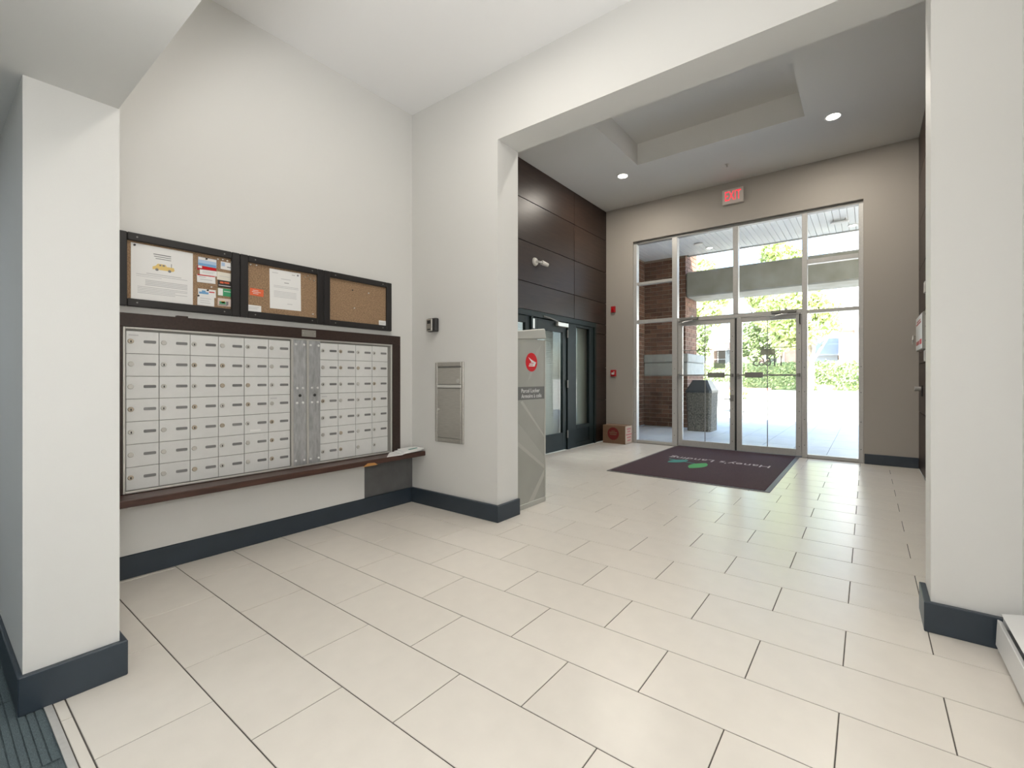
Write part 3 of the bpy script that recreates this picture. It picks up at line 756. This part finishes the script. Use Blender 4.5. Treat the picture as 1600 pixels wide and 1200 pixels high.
# ------------------------------------------------------------------ key box and steel chute on the cream wall
kb = thing('key_lockbox', 'small black and grey key lockbox high on the cream wall', 'lockbox', (-3.17, YP, 1.555))
bx('box_body', lockdk_m, kb, -3.228, -3.112, YP - 0.042, YP, 1.562, 1.682, bevel=0.008)
fp = bx('front_cover', steel_m, kb, -3.224, -3.150, YP - 0.054, YP - 0.0415, 1.566, 1.676, bevel=0.005)
bx('window', lockdk_m, fp, -3.208, -3.166, YP - 0.0556, YP - 0.0535, 1.632, 1.662)
bx('dial_row', lockdk_m, fp, -3.205, -3.168, YP - 0.0556, YP - 0.0535, 1.577, 1.586)
sp = thing('steel_wall_cabinet', 'recessed stainless steel cabinet with two doors in the cream wall', 'cabinet', (-2.97, YP, 0.588))
MB().frame('y', YP - 0.014, YP, -3.153, -2.797, 0.588, 1.288, 0.028, 0.036).build('frame', steel_m, sp, bevel=0.003)
bx('backing', aludk_m, sp, -3.127, -2.823, YP - 0.003, YP, 0.622, 1.254)
fd = bx('flap_door', steel_m, sp, -3.122, -2.828, YP - 0.012, YP - 0.003, 1.095, 1.238, bevel=0.002)
MB().cyl((-2.862, 1.125), 0.017, 'y', YP - 0.016, YP - 0.011, 16).build('flap_lock', chrome_m, fd)
bx('divider', silver_m, sp, -3.125, -2.825, YP - 0.017, YP - 0.003, 1.066, 1.090, bevel=0.002)
ld = bx('lower_door', steel_m, sp, -3.122, -2.828, YP - 0.012, YP - 0.003, 0.628, 1.060, bevel=0.002)
MB().cyl((-3.108, 0.87), 0.011, 'y', YP - 0.026, YP - 0.011, 12).build('knob', chrome_m, ld)

# ------------------------------------------------------------------ parcel locker
LX, LY0, LY1 = -2.462, 2.965, 3.397
pk = thing('parcel_locker', 'tall grey parcel locker with a red round emblem behind the jamb', 'locker', (-2.75, 3.18, 0))
bx('locker_body', locker_m, pk, -3.15, LX, LY0, LY1, 0.03, 1.50, bevel=0.006)
bx('plinth', lockerpale_m, pk, -3.14, LX + 0.004, LY0 + 0.004, LY1 + 0.004, 0.0, 0.045, bevel=0.003)
MB().hexa([(-3.16, LY0 - 0.01, 1.478), (LX + 0.010, LY0 - 0.01, 1.478), (LX + 0.010, LY1 + 0.012, 1.517), (-3.16, LY1 + 0.012, 1.517)],
          [(-3.16, LY0 - 0.01, 1.553), (LX + 0.010, LY0 - 0.01, 1.553), (LX + 0.010, LY1 - 0.012, 1.610), (-3.16, LY1 - 0.012, 1.610)]).build('locker_cap', lockerpale_m, pk, bevel=0.008)
bx('corner_trim', lockerpale_m, pk, LX - 0.012, LX + 0.004, LY1 - 0.012, LY1 + 0.003, 0.05, 1.50, bevel=0.002)
xs = LX + 0.0006
def streak(pts, mat=lockermid_m):
    MB().prism(pts, 'x', LX - 0.0005, LX + 0.0007).build('printed_streak', mat, pk)
streak([(3.06, 0.95), (3.38, 0.62), (3.38, 0.60), (3.03, 0.94)], lockerpale_m)
streak([(2.97, 0.62), (3.38, 0.34), (3.38, 0.31), (2.97, 0.58)], lockerpale_m)
streak([(3.05, 0.72), (3.38, 0.42), (3.38, 0.34), (2.97, 0.62), (2.97, 0.78)])
streak([(3.14, 0.045), (3.38, 0.30), (3.38, 0.24), (3.22, 0.045)], lockerpale_m)
streak([(3.26, 1.40), (3.34, 1.46), (3.18, 1.16), (3.12, 1.10)])
bx('band', lockerdk_m, pk, LX, LX + 0.0009, 2.965, 3.382, 0.958, 1.072)
text('lettering', 'Parcel Locker', 0.05, paper_m, pk, (LX + 0.001, 3.176, 1.036), (0, 1, 0), (0, 0, 1), width=0.265, thick=0.0005)
text('lettering', 'Armoire à colis', 0.05, paper_m, pk, (LX + 0.001, 3.190, 0.989), (0, 1, 0), (0, 0, 1), width=0.293, thick=0.0005)
em = MB().cyl((3.188, 1.291), 0.084, 'x', LX, LX + 0.0012, 40).build('emblem', redprint_m, pk)
wy, wz, q = 3.188, 1.291, 0.084
MB().prism([(wy - 0.55 * q, wz + 0.52 * q), (wy + 0.10 * q, wz + 0.22 * q), (wy + 0.78 * q, wz - 0.02 * q), (wy + 0.05 * q, wz - 0.02 * q), (wy - 0.18 * q, wz + 0.16 * q)], 'x', LX + 0.001, LX + 0.0018).prism(
    [(wy + 0.05 * q, wz + 0.02 * q), (wy + 0.78 * q, wz + 0.0 * q), (wy + 0.52 * q, wz - 0.44 * q), (wy - 0.50 * q, wz - 0.44 * q), (wy - 0.46 * q, wz - 0.34 * q), (wy + 0.28 * q, wz - 0.32 * q), (wy + 0.32 * q, wz - 0.25 * q), (wy - 0.40 * q, wz - 0.25 * q), (wy - 0.34 * q, wz - 0.15 * q), (wy + 0.36 * q, wz - 0.14 * q), (wy + 0.38 * q, wz - 0.07 * q), (wy - 0.25 * q, wz - 0.05 * q)], 'x', LX + 0.001, LX + 0.0018).build('emblem_wing', paper_m, em)

# ------------------------------------------------------------------ vestibule details
bxx = thing('cardboard_box', 'closed cardboard box with a red round print by the entrance', 'box', (-3.62, 7.15, 0))
cb = MB().box(-3.84, -3.405, 7.04, 7.31, 0, 0.315).build('carton', card_m, bxx, bevel=0.003)
bx('lit_side_panel', card_side_m, bxx, -3.405, -3.402, 7.045, 7.305, 0.004, 0.31)  # lit side of the carton, its brightness painted on
MB().cyl((-3.635, 0.172), 0.110, 'y', 7.038, 7.040, 28).build('round_print', redbox_m, bxx)
MB().box(-3.71, -3.56, 7.0374, 7.0385, 0.182, 0.200).box(-3.70, -3.57, 7.0374, 7.0385, 0.150, 0.168).box(-3.67, -3.60, 7.0374, 7.0385, 0.212, 0.224).build('print', card_m, bxx, kind='stuff')
MB().box(-3.4025, -3.4012, 7.10, 7.26, 0.245, 0.270).box(-3.4025, -3.4012, 7.12, 7.24, 0.200, 0.225).box(-3.4025, -3.4012, 7.07, 7.29, 0.148, 0.175).box(-3.4025, -3.4012, 7.10, 7.27, 0.098, 0.124).box(-3.4025, -3.4012, 7.12, 7.25, 0.048, 0.072).build('print', palered_m, bxx, kind='stuff')
bx('tape', card_side_m, bxx, -3.84, -3.405, 7.155, 7.195, 0.3145, 0.3162)

ex = thing('exit_sign', 'lit red exit sign on the beige wall above the entrance', 'sign', (-1.705, YF, 3.85))
bx('sign_box', exitbox_m, ex, -1.862, -1.548, YF - 0.055, YF, 3.845, 4.075, bevel=0.006)
text('lettering', 'EXIT', 0.21, exit_m, ex, (-1.700, YF - 0.0565, 3.960), (1, 0, 0), (0, 0, 1), width=0.235, thick=0.001)
fa = thing('fire_alarm_strobe', 'small red fire alarm high beside the glazed entrance', 'fire alarm', (-3.78, YF, 2.34))
bx('alarm_base', red_m, fa, -3.822, -3.738, YF - 0.035, YF, 2.335, 2.445, bevel=0.004)
bx('strobe_lens', redprint_m, fa, -3.80, -3.76, YF - 0.048, YF - 0.034, 2.37, 2.41, bevel=0.004)
fp_ = thing('fire_pull_station', 'red fire pull station beside the glazed entrance above the box', 'fire alarm', (-3.77, YF, 1.17))
bx('station_body', red_m, fp_, -3.825, -3.725, YF - 0.04, YF, 1.172, 1.290, bevel=0.004)
bx('pull_handle', offwhite_m, fp_, -3.800, -3.745, YF - 0.052, YF - 0.039, 1.205, 1.245, bevel=0.003)
bx('handle_bar', offwhite_m, fp_, -3.76, -3.742, YF - 0.052, YF - 0.039, 1.245, 1.265, bevel=0.002)

sc = thing('security_camera', 'white security camera on a round base on the dark panels', 'camera', (XD, 5.19, 2.82))
MB().cyl((5.17, 2.825), 0.062, 'x', XD, XD + 0.022, 20, 0.050).build('base', offwhite_m, sc)
MB().rod((XD + 0.02, 5.17, 2.825), (XD + 0.06, 5.19, 2.822), 0.016, 10).rod((XD + 0.06, 5.19, 2.822), (XD + 0.07, 5.26, 2.818), 0.014, 10).build('arm', offwhite_m, sc)
MB().rod((XD + 0.065, 5.25, 2.822), (XD + 0.095, 5.355, 2.800), 0.034, 14, 0.028).build('camera_head', offwhite_m, sc)
MB().rod((XD + 0.0945, 5.353, 2.8005), (XD + 0.0965, 5.360, 2.799), 0.020, 12).build('lens', lockdk_m, sc)

def pot(x, y, label):
    p = thing('ceiling_light', label, 'ceiling light', (x, y, ZV))
    MB().lathe((x, y, ZV), [(0.070, 0.0), (0.092, 0.0), (0.088, -0.006), (0.070, -0.003)], 28, False).build('trim_ring', white_m, p)
    MB().cyl((x, y), 0.070, 'z', ZV - 0.0035, ZV - 0.001, 28).build('diffuser', lampglow_m, p)
    l = lamp('ceiling_light_lamp', 'AREA', (x, y, ZV - 0.012), 17, (1.0, 0.93, 0.82), shape='DISK', size=0.13)
    l.parent = p; l.location = (0, 0, -0.012)
pot(-3.028, 6.177, 'recessed ceiling light by the dark panelled wall')
pot(-0.328, 6.182, 'recessed ceiling light near the right jamb')
sk = thing('sprinkler', 'small sprinkler head on the vestibule ceiling', 'sprinkler', (-1.644, 6.70, ZV))
MB().cyl((-1.644, 6.70), 0.028, 'z', ZV - 0.006, ZV, 16).build('escutcheon', offwhite_m, sk)
MB().cyl((-1.644, 6.70), 0.008, 'z', ZV - 0.035, ZV - 0.006, 10).cyl((-1.644, 6.70), 0.016, 'z', ZV - 0.038, ZV - 0.035, 14).build('deflector', chrome_m, sk)

wb = thing('wall_cabinet', 'grey metal box with red lettering on the right panelled wall', 'cabinet', (0.5, 6.7, 1.5))
bx('case', steel_m, wb, 0.480, XR, 6.20, 6.94, 1.46, 1.86, bevel=0.005)
bx('door', white_m, wb, 0.474, 0.480, 6.21, 6.93, 1.47, 1.85, bevel=0.002)
MB().box(0.4732, 0.4742, 6.25, 6.45, 1.52, 1.575).build('red_block', redprint_m, wb)
MB().box(0.4732, 0.4742, 6.50, 6.88, 1.525, 1.57).box(0.4732, 0.4742, 6.30, 6.86, 1.755, 1.775).box(0.4732, 0.4742, 6.35, 6.80, 1.785, 1.80).build('faded_print', palered_m, wb, kind='stuff')
for z in (1.83, 1.70, 1.55):
    MB().cyl((0.505, z), 0.006, 'y', 6.197, 6.201, 8).build('rivet', lockdk_m, wb)
ks = thing('bunch_of_keys', 'bunch of keys hanging from the grey wall box', 'keys', (0.455, 6.98, 1.62))
MB().rod((0.474, 6.92, 1.66), (0.452, 6.98, 1.66), 0.004).rod((0.452, 6.98, 1.66), (0.448, 6.99, 1.58), 0.008).rod((0.452, 6.98, 1.66), (0.446, 6.95, 1.60), 0.008).build('key', chrome_m, ks)
bx('key_tag', offwhite_m, ks, 0.443, 0.447, 6.96, 6.99, 1.555, 1.595)
tag(bx('card_reader', offwhite_m, None, XR - 0.03, XR, 6.25, 6.35, 1.33, 1.45, bevel=0.004, origin=(XR, 6.30, 1.33)), 'pale card reader under the grey wall box', 'reader')
tag(bx('thermostat', offwhite_m, None, XR - 0.025, XR, 6.32, 6.42, 2.08, 2.20, bevel=0.004, origin=(XR, 6.37, 2.08)), 'pale thermostat above the grey wall box', 'thermostat')
dh = link('door_handle', None, wr, (XR, 6.9, 1.0))
bx('backplate', lockdk_m, dh, XR - 0.012, XR, 6.84, 6.96, 0.93, 1.06, bevel=0.003)
MB().cyl((6.90, 1.02), 0.03, 'x', XR - 0.07, XR - 0.012, 14, 0.024).build('knob', chrome_m, dh)

# baseboard heater at the right edge
ht = thing('baseboard_heater', 'white electric baseboard heater along the wall at the right edge', 'heater', (0.49, 1.5, 0))
HY0, HY1 = 1.15, 2.628
MB().prism([(0.441, 0.028), (0.456, 0.020), (0.462, 0.132), (0.446, 0.138)], 'y', HY0, HY1).build('front_cover', white_m, ht, bevel=0.002)
MB().prism([(0.458, 0.163), (XR, 0.178), (XR, 0.170), (0.462, 0.154)], 'y', HY0, HY1).build('top_cover', white_m, ht)
MB().prism([(0.522, 0.0), (XR, 0.0), (XR, 0.170), (0.522, 0.168)], 'y', HY0, HY1).build('back_plate', white_m, ht)
MB().prism([(0.448, 0.0), (0.522, 0.0), (0.522, 0.160), (0.465, 0.150), (0.462, 0.110), (0.452, 0.03)], 'y', HY1 - 0.004, HY1).build('end_cap', white_m, ht)
fins = MB()
for i in range(120):
    y = HY0 + 0.1 + i * 0.0115
    fins.box(0.470, 0.515, y, y + 0.002, 0.05, 0.105)
fins.build('fins', galv_m, ht, kind='stuff')

# ------------------------------------------------------------------ outside
def gz(y): return 0.04 * max(0.0, y - 14.0)
gp = MB()
gp.quad((-60, 7.5, -0.03), (40, 7.5, -0.03), (40, 14, -0.03), (-60, 14, -0.03))
gp.quad((-60, 14, -0.03), (40, 14, -0.03), (40, 34, gz(34) - 0.03), (-60, 34, gz(34) - 0.03))
gp.quad((-60, 34, gz(34) - 0.03), (40, 34, gz(34) - 0.03), (40, 90, gz(34) - 0.03), (-60, 90, gz(34) - 0.03))
struct(gp.build('ground', plaza_m, None, origin=(0, 14, 0)), 'sunlit pale concrete forecourt outside the doors', 'ground')
pv = struct(MB().box(-4.44, 1.46, 7.5, 13.5, -0.028, -0.006).build('pavement', grout_m, None, origin=(-1.5, 10, 0)), 'paved landing of pale slabs under the canopy', 'pavement')
slme = shared(MB().box(0.003, 0.482, 0.004, 0.996, -0.01, 0.0), slab_m, 'slab')
for i in range(-8, 4):
    for j in range(0, 6):
        x0, y0 = -0.5 + i * 0.485, 7.63 + j - (0.0)
        link('slab', slme, pv, (x0, y0 - 0.13 if j == 0 and False else y0, 0))
# brick pier and return wall
def bricks_face(par, axis, t, d, a0, a1, z0, z1, L=0.305, Hh=0.101, limit=None, g=0.015, cache={}):
    """single bricks on a face normal to axis; t is the mortar plane, bricks stand d proud of it"""
    row = 0; z = z0; left = MB(); n = 0
    while z + Hh * 0.5 < z1:
        a = a0 - (L / 2 if row % 2 else 0)
        while a < a1 - 0.01:
            b0, b1 = max(a, a0) + g / 2, min(a + L, a1) - g / 2
            zz1 = min(z + Hh, z1) - g / 2
            if b1 - b0 > 0.02:
                key = (axis, round(b1 - b0, 3), round(zz1 - z, 3), d)
                if limit is None or n < limit:
                    if key not in cache:
                        w, hgt = b1 - b0, zz1 - z - g / 2
                        mb = MB().box(min(0, d), max(0, d), 0, w, 0, hgt) if axis == 'x' else MB().box(0, w, min(0, d), max(0, d), 0, hgt)
                        cache[key] = shared(mb, brick_m, 'brick')
                    loc = (t, b0, z + g / 2) if axis == 'x' else (b0, t, z + g / 2)
                    link('brick', cache[key], par, loc)
                    n += 1
                else:
                    if axis == 'x': left.box(min(t, t + d), max(t, t + d), b0, b1, z + g / 2, zz1)
                    else: left.box(b0, b1, min(t, t + d), max(t, t + d), z + g / 2, zz1)
            a += L
        z += Hh; row += 1
    if left.v: left.build('brick_rest', brick_m, par, kind='stuff')
PY, PXR = 10.25, -3.435
pier = struct(MB().box(-4.70, PXR - 0.012, PY + 0.012, 11.10, 1.19, 4.5).box(-4.452, PXR + 0.048, PY - 0.026, 11.45, 0, 1.19).build('pier', mortar_m, None, origin=(-3.9, PY, 0)), 'brown brick pier outside left of the entrance with a stone band', 'pier')
bricks_face(pier, 'y', PY + 0.012, -0.012, -4.44, PXR, 1.70, 3.95)
bricks_face(pier, 'y', PY - 0.026, -0.012, -4.44, PXR + 0.06, 0.0, 1.19, limit=80)
bricks_face(pier, 'x', PXR - 0.012, 0.012, PY, 11.10, 1.70, 4.5, limit=110)
bricks_face(pier, 'x', PXR + 0.048, 0.012, PY - 0.038, 11.45, 0.0, 1.19, limit=50)
for z0, z1, e in ((1.19, 1.50, 0.065), (1.505, 1.70, 0.085)):
    MB().box(-4.44, PXR + e, PY - e + 0.02, 11.5, z0, z1).build('stone_block', stone_m, pier, bevel=0.02)
rw = struct(MB().box(-4.70, -4.452, 7.5, PY + 0.012, 0, 3.97).build('wall_exterior', mortar_m, None, origin=(-4.5, 9, 0)), 'brown brick return wall outside beside the left sidelight', 'wall')
bricks_face(rw, 'x', -4.452, 0.012, 7.52, PY, 0.0, 3.95, limit=300)
# canopy
cy = struct(MB().box(-4.7, 4.0, 7.5, 10.36, 3.995, 4.35).build('canopy', mortar_m, None, origin=(-1.5, 9, 3.96)), 'canopy with white plank soffit over the entrance', 'canopy')
for i in range(79):
    x0 = -4.44 + i * 0.1065
    MB().box(x0 + 0.003, x0 + 0.1035, 7.5, 10.245 if x0 < PXR else 10.33, 3.965, 3.995).build('plank', soffit_m, cy, bevel=0.003)
MB().box(PXR, 4.0, 10.33, 10.37, 3.945, 4.35).build('fascia', alu_m, cy)
def spot(x, y, label):
    p = thing('soffit_light', label, 'ceiling light', (x, y, 3.965))
    MB().lathe((x, y, 3.965), [(0.06, 0.0), (0.085, 0.0), (0.08, -0.012), (0.06, -0.012)], 20, False).build('trim_ring', white_m, p)
    MB().cyl((x, y), 0.06, 'z', 3.955, 3.965, 20).build('diffuser', sofglow_m, p)
spot(-2.80, 9.93, 'lit recessed light in the canopy soffit at left')
spot(-0.22, 9.98, 'lit recessed light in the canopy soffit at right')
sk2 = thing('soffit_speaker', 'round grey fitting in the canopy soffit at left', 'fitting', (-2.92, 9.5, 3.965))
MB().cyl((-2.90, 9.50), 0.10, 'z', 3.945, 3.965, 20).build('ring', alu_m, sk2)
MB().cyl((-2.90, 9.50), 0.082, 'z', 3.940, 3.946, 20).build('grille', white_m, sk2)
sk3 = thing('soffit_heater', 'metal bracket fitting under the canopy soffit at right', 'fitting', (-0.42, 9.5, 3.965))
MB().box(-0.52, -0.30, 9.43, 9.46, 3.915, 3.93).rod((-0.50, 9.45, 3.965), (-0.50, 9.45, 3.91), 0.010).rod((-0.32, 9.45, 3.965), (-0.32, 9.45, 3.91), 0.010).build('bracket', alu_m, sk3)
MB().box(-0.55, -0.27, 9.48, 9.58, 3.91, 3.94).build('reflector', white_m, sk3, bevel=0.01)
# concrete beam
bm_ = MB()
r_ = 0.04
bm_.prism([(PY, 3.0 ), (11.10, 3.0), (11.10, 3.575), (PY, 3.575)], 'x', PXR + 0.012, 4.0)
tag(bm_.build('concrete_beam', conc_m, None, bevel=0.03, origin=(0, 10.6, 3.0)), 'weathered concrete beam spanning from the brick pier outside', 'beam')
pier2 = struct(MB().box(3.0, 4.0, PY + 0.02, 11.10, 0, 3.0).build('pier_2', farbrick_m, None, origin=(3.5, 10.6, 0)), 'second pier holding the far end of the concrete beam', 'pier')

# trash bin
tb = thing('trash_bin', 'exposed aggregate trash bin with a dark lid outside the left door', 'bin', (-2.95, 9.95, 0))
def rr(x0, x1, y0, y1, z, c):
    return [(x0 + c, y0, z), (x1 - c, y0, z), (x1, y0 + c, z), (x1, y1 - c, z), (x1 - c, y1, z), (x0 + c, y1, z), (x0, y1 - c, z), (x0, y0 + c, z)]
MB().hexa(rr(-3.205, -2.705, 9.65, 10.19, 0.0, 0.05), rr(-3.235, -2.685, 9.63, 10.21, 0.83, 0.05)).build('bin_body', aggregate_m, tb)
MB().hexa(rr(-3.245, -2.675, 9.62, 10.22, 0.83, 0.05), rr(-3.245, -2.675, 9.62, 10.22, 0.875, 0.05)).build('lid_rim', lid_m, tb)
MB().hexa(rr(-3.235, -2.685, 9.63, 10.21, 0.875, 0.05), rr(-3.12, -2.80, 9.74, 10.10, 1.095, 0.04)).build('lid', lid_m, tb)

# planters
def leaves(mb, n, pos, size, rng):
    for _ in range(n):
        p = Vector(pos())
        d = Vector((rng.uniform(-1, 1), rng.uniform(-1, 1), rng.uniform(-1, 1))).normalized()
        a = d.orthogonal().normalized(); b = d.cross(a)
        s_ = size * rng.uniform(0.6, 1.3)
        mb.quad(p - a * s_, p - b * s_ * 0.5, p + a * s_, p + b * s_ * 0.5)
rng = random.Random(11)
fpot = thing('flower_pot', 'pot of yellow flowers on the sunny forecourt seen through the doors', 'planter', (-3.42, 15.5, gz(15.5)))
z0 = gz(15.5)
MB().lathe((-3.42, 15.5, z0), [(0.20, 0.0), (0.30, 0.32), (0.33, 0.40), (0.30, 0.40), (0.28, 0.36)], 20).build('pot', stone_m, fpot)
mb = MB(); leaves(mb, 260, lambda: (-3.42 + rng.gauss(0, 0.15), 15.5 + rng.gauss(0, 0.15), z0 + 0.5 + rng.gauss(0, 0.09)), 0.05, rng)
mb.build('foliage', leafdk_m, fpot, kind='stuff')
mb = MB(); leaves(mb, 120, lambda: (-3.42 + rng.gauss(0, 0.15), 15.5 + rng.gauss(0, 0.15), z0 + 0.62 + rng.gauss(0, 0.06)), 0.05, rng)
mb.build('blossoms', floral_m, fpot, kind='stuff')
z0 = gz(19.7)
urn = thing('stone_urn', 'pale stone urn planter beyond the trash bin', 'planter', (-5.1, 19.7, z0))
MB().lathe((-5.1, 19.7, z0), [(0.30, 0.0), (0.30, 0.08), (0.18, 0.2), (0.42, 0.6), (0.48, 0.74), (0.42, 0.74), (0.38, 0.66)], 20).build('urn', stone_m, urn)
mb = MB(); leaves(mb, 400, lambda: (-5.1 + rng.gauss(0, 0.24), 19.7 + rng.gauss(0, 0.24), z0 + 0.9 + rng.gauss(0, 0.12)), 0.07, rng)
mb.build('foliage', leafdk_m, urn, kind='stuff')

# hedge
hz = gz(27)
hg = thing('hedge', 'long clipped green hedge across the forecourt', 'hedge', (-3, 27, hz))
MB().box(-11.0, 5.0, 26.75, 27.9, hz - 0.1, 1.82).build('hedge_core', leafdk_m, hg)
mb = MB()
def hp():
    f = rng.random()
    if f < 0.68: return (rng.uniform(-11.1, 5.1), 26.68 + rng.uniform(-0.12, 0.12), rng.uniform(hz + 0.05, 1.90))
    return (rng.uniform(-11.1, 5.1), rng.uniform(26.65, 28.0), 1.87 + rng.gauss(0, 0.06))
leaves(mb, 12000, hp, 0.085, rng)
mb.build('leaves', hedge_m, hg, kind='stuff')
tag(MB().box(-11, -4.2, 26.2, 26.35, hz - 0.25, hz + 0.06).build('red_kerb', M('red_kerb_paint', (0.42, 0.16, 0.12), 0.9), None, origin=(-8, 26.2, hz)), 'red painted kerb in front of the hedge', 'kerb')

def tree(name, label, x, y, h_fork, crown, n, size, mat, branches, tr=0.14, group=None):
    z0 = gz(min(y, 34)) - 0.05
    t = thing(name, label, 'tree', (x, y, z0), group)
    m = MB().rod((x, y, z0), (x + 0.05, y, h_fork), tr, 10, tr * 0.75)
    for bx_, by_, bz_ in branches:
        m.rod((x + 0.05, y, h_fork - 0.05), (x + bx_, y + by_, bz_), tr * 0.55, 8, tr * 0.2)
    m.build('trunk', bark_m, t)
    cx, cy_, cz, rx, ry, rz = crown
    def ball(k):
        while True:
            p = [rng.uniform(-1, 1) for _ in range(3)]
            if sum(q * q for q in p) < 1: return [q * k for q in p]
    cl = [ball(0.72) for _ in range(30)]
    mb = MB()
    def pos():
        c, d = rng.choice(cl), ball(0.27)
        return (cx + rx * (c[0] + d[0]), cy_ + ry * (c[1] + d[1]), cz + rz * (c[2] + d[2]))
    leaves(mb, n, pos, size, rng)
    mb.build('foliage', mat, t, kind='stuff')
    return t
tree('ornamental_tree', 'small ornamental tree with a pale forked trunk in front of the hedge', -2.31, 25.5, 1.95, (-3.0, 25.6, 4.3, 2.4, 1.5, 2.0), 6500, 0.13, leaf_m, [(-1.1, 0.2, 3.6), (0.9, 0.2, 3.4), (-0.2, 0.3, 4.6), (0.4, -0.3, 4.2)], 0.17)
tag(MB().lathe((-1.70, 25.4, gz(25.4) - 0.05), [(0.30, 0), (0.34, 0.30), (0.36, 0.36), (0.28, 0.36)], 16).build('stone_planter', stone_m, None, origin=(-1.70, 25.4, gz(25.4))), 'low pale stone planter beside the ornamental tree trunk', 'planter')
tree('leafy_tree', 'tall leafy tree beyond the concrete beam at left', -11.2, 36, 3.0, (-11.4, 36, 7.6, 3.3, 2.2, 3.8), 9000, 0.22, leaf_m, [(-2, 0, 6.5), (2, 0, 6.8), (0, 0.5, 8)], 0.25)
tree('leafy_tree', 'second tall leafy tree beyond the concrete beam', -5.3, 36.5, 3.0, (-5.1, 36.5, 8.2, 2.8, 2.2, 3.8), 8000, 0.22, leaf_m, [(-2, 0, 6.3), (2, 0, 6.5), (0, 0.5, 8)], 0.25)
tree('leafy_tree', 'lower bushy tree behind the left end of the hedge', -9.7, 30.5, 1.6, (-9.6, 30.5, 3.6, 1.9, 1.2, 1.7), 5000, 0.14, leafdk_m, [(-1, 0, 3.2), (1, 0, 3.3)], 0.14)
tree('leafy_tree', 'lower bushy tree behind the middle of the hedge', -5.5, 30.5, 1.6, (-5.6, 30.5, 3.7, 1.9, 1.2, 1.8), 4800, 0.14, leafdk_m, [(-1, 0, 3.2), (1, 0, 3.3)], 0.14)

# buildings beyond the hedge
b1 = thing('brick_building', 'rose brick and white building beyond the hedge at right', 'building', (2, 34, gz(34)))
bx('brick_storey', farbrick_m, b1, -1.45, 9.0, 33.0, 40.0, 0.5, 4.1)
bx('white_storey', siding_m, b1, -1.55, 9.0, 32.95, 40.0, 4.1, 8.6)
bx('band_course', stone_m, b1, -1.62, 9.0, 32.86, 33.0, 4.02, 4.18)
bx('roof_fascia', alu_m, b1, -2.0, 9.0, 32.5, 40.3, 8.6, 8.9)
bx('downpipe', siding_m, b1, -0.62, -0.48, 32.82, 32.95, 0.6, 8.5)
for z0_ in (2.6, 5.2):
    f_ = MB().frame('y', 32.80, 32.93, 0.0, 1.5, z0_, z0_ + 1.5, 0.10).build('window', siding_m, b1)
    bx('pane', darkglass_m, f_, 0.10, 1.40, 32.86, 32.90, z0_ + 0.10, z0_ + 1.40)
    bx('window_sill', stone_m, f_, -0.1, 1.6, 32.72, 32.93, z0_ - 0.10, z0_)
b2 = thing('brick_building', 'long low rose brick building behind the hedge at left', 'building', (-9, 38, gz(34)))
bx('brick_storey', farbrick_m, b2, -19, -3.6, 38.5, 44, 0.5, 4.0)
bx('roof_fascia', siding_m, b2, -19.2, -3.5, 38.3, 44.2, 4.0, 4.3)
for x0 in (-13.5, -10.2, -6.6):
    f_ = MB().frame('y', 38.35, 38.5, x0, x0 + 1.4, 2.1, 3.5, 0.10).build('window', siding_m, b2)
    bx('pane', darkglass_m, f_, x0 + 0.1, x0 + 1.3, 38.41, 38.45, 2.2, 3.4)
g1 = thing('garage_shed', 'grey garage with a sloping roof between the brick buildings', 'garage', (-3, 37, gz(34)))
bx('garage_wall', fargrey_m, g1, -3.35, -1.66, 36.2, 38.2, 0.5, 2.7)
MB().prism([(35.9, 2.65), (38.4, 3.9), (38.4, 4.0), (35.9, 2.75)], 'x', -3.45, -1.62).build('garage_roof', fargrey_m, g1)
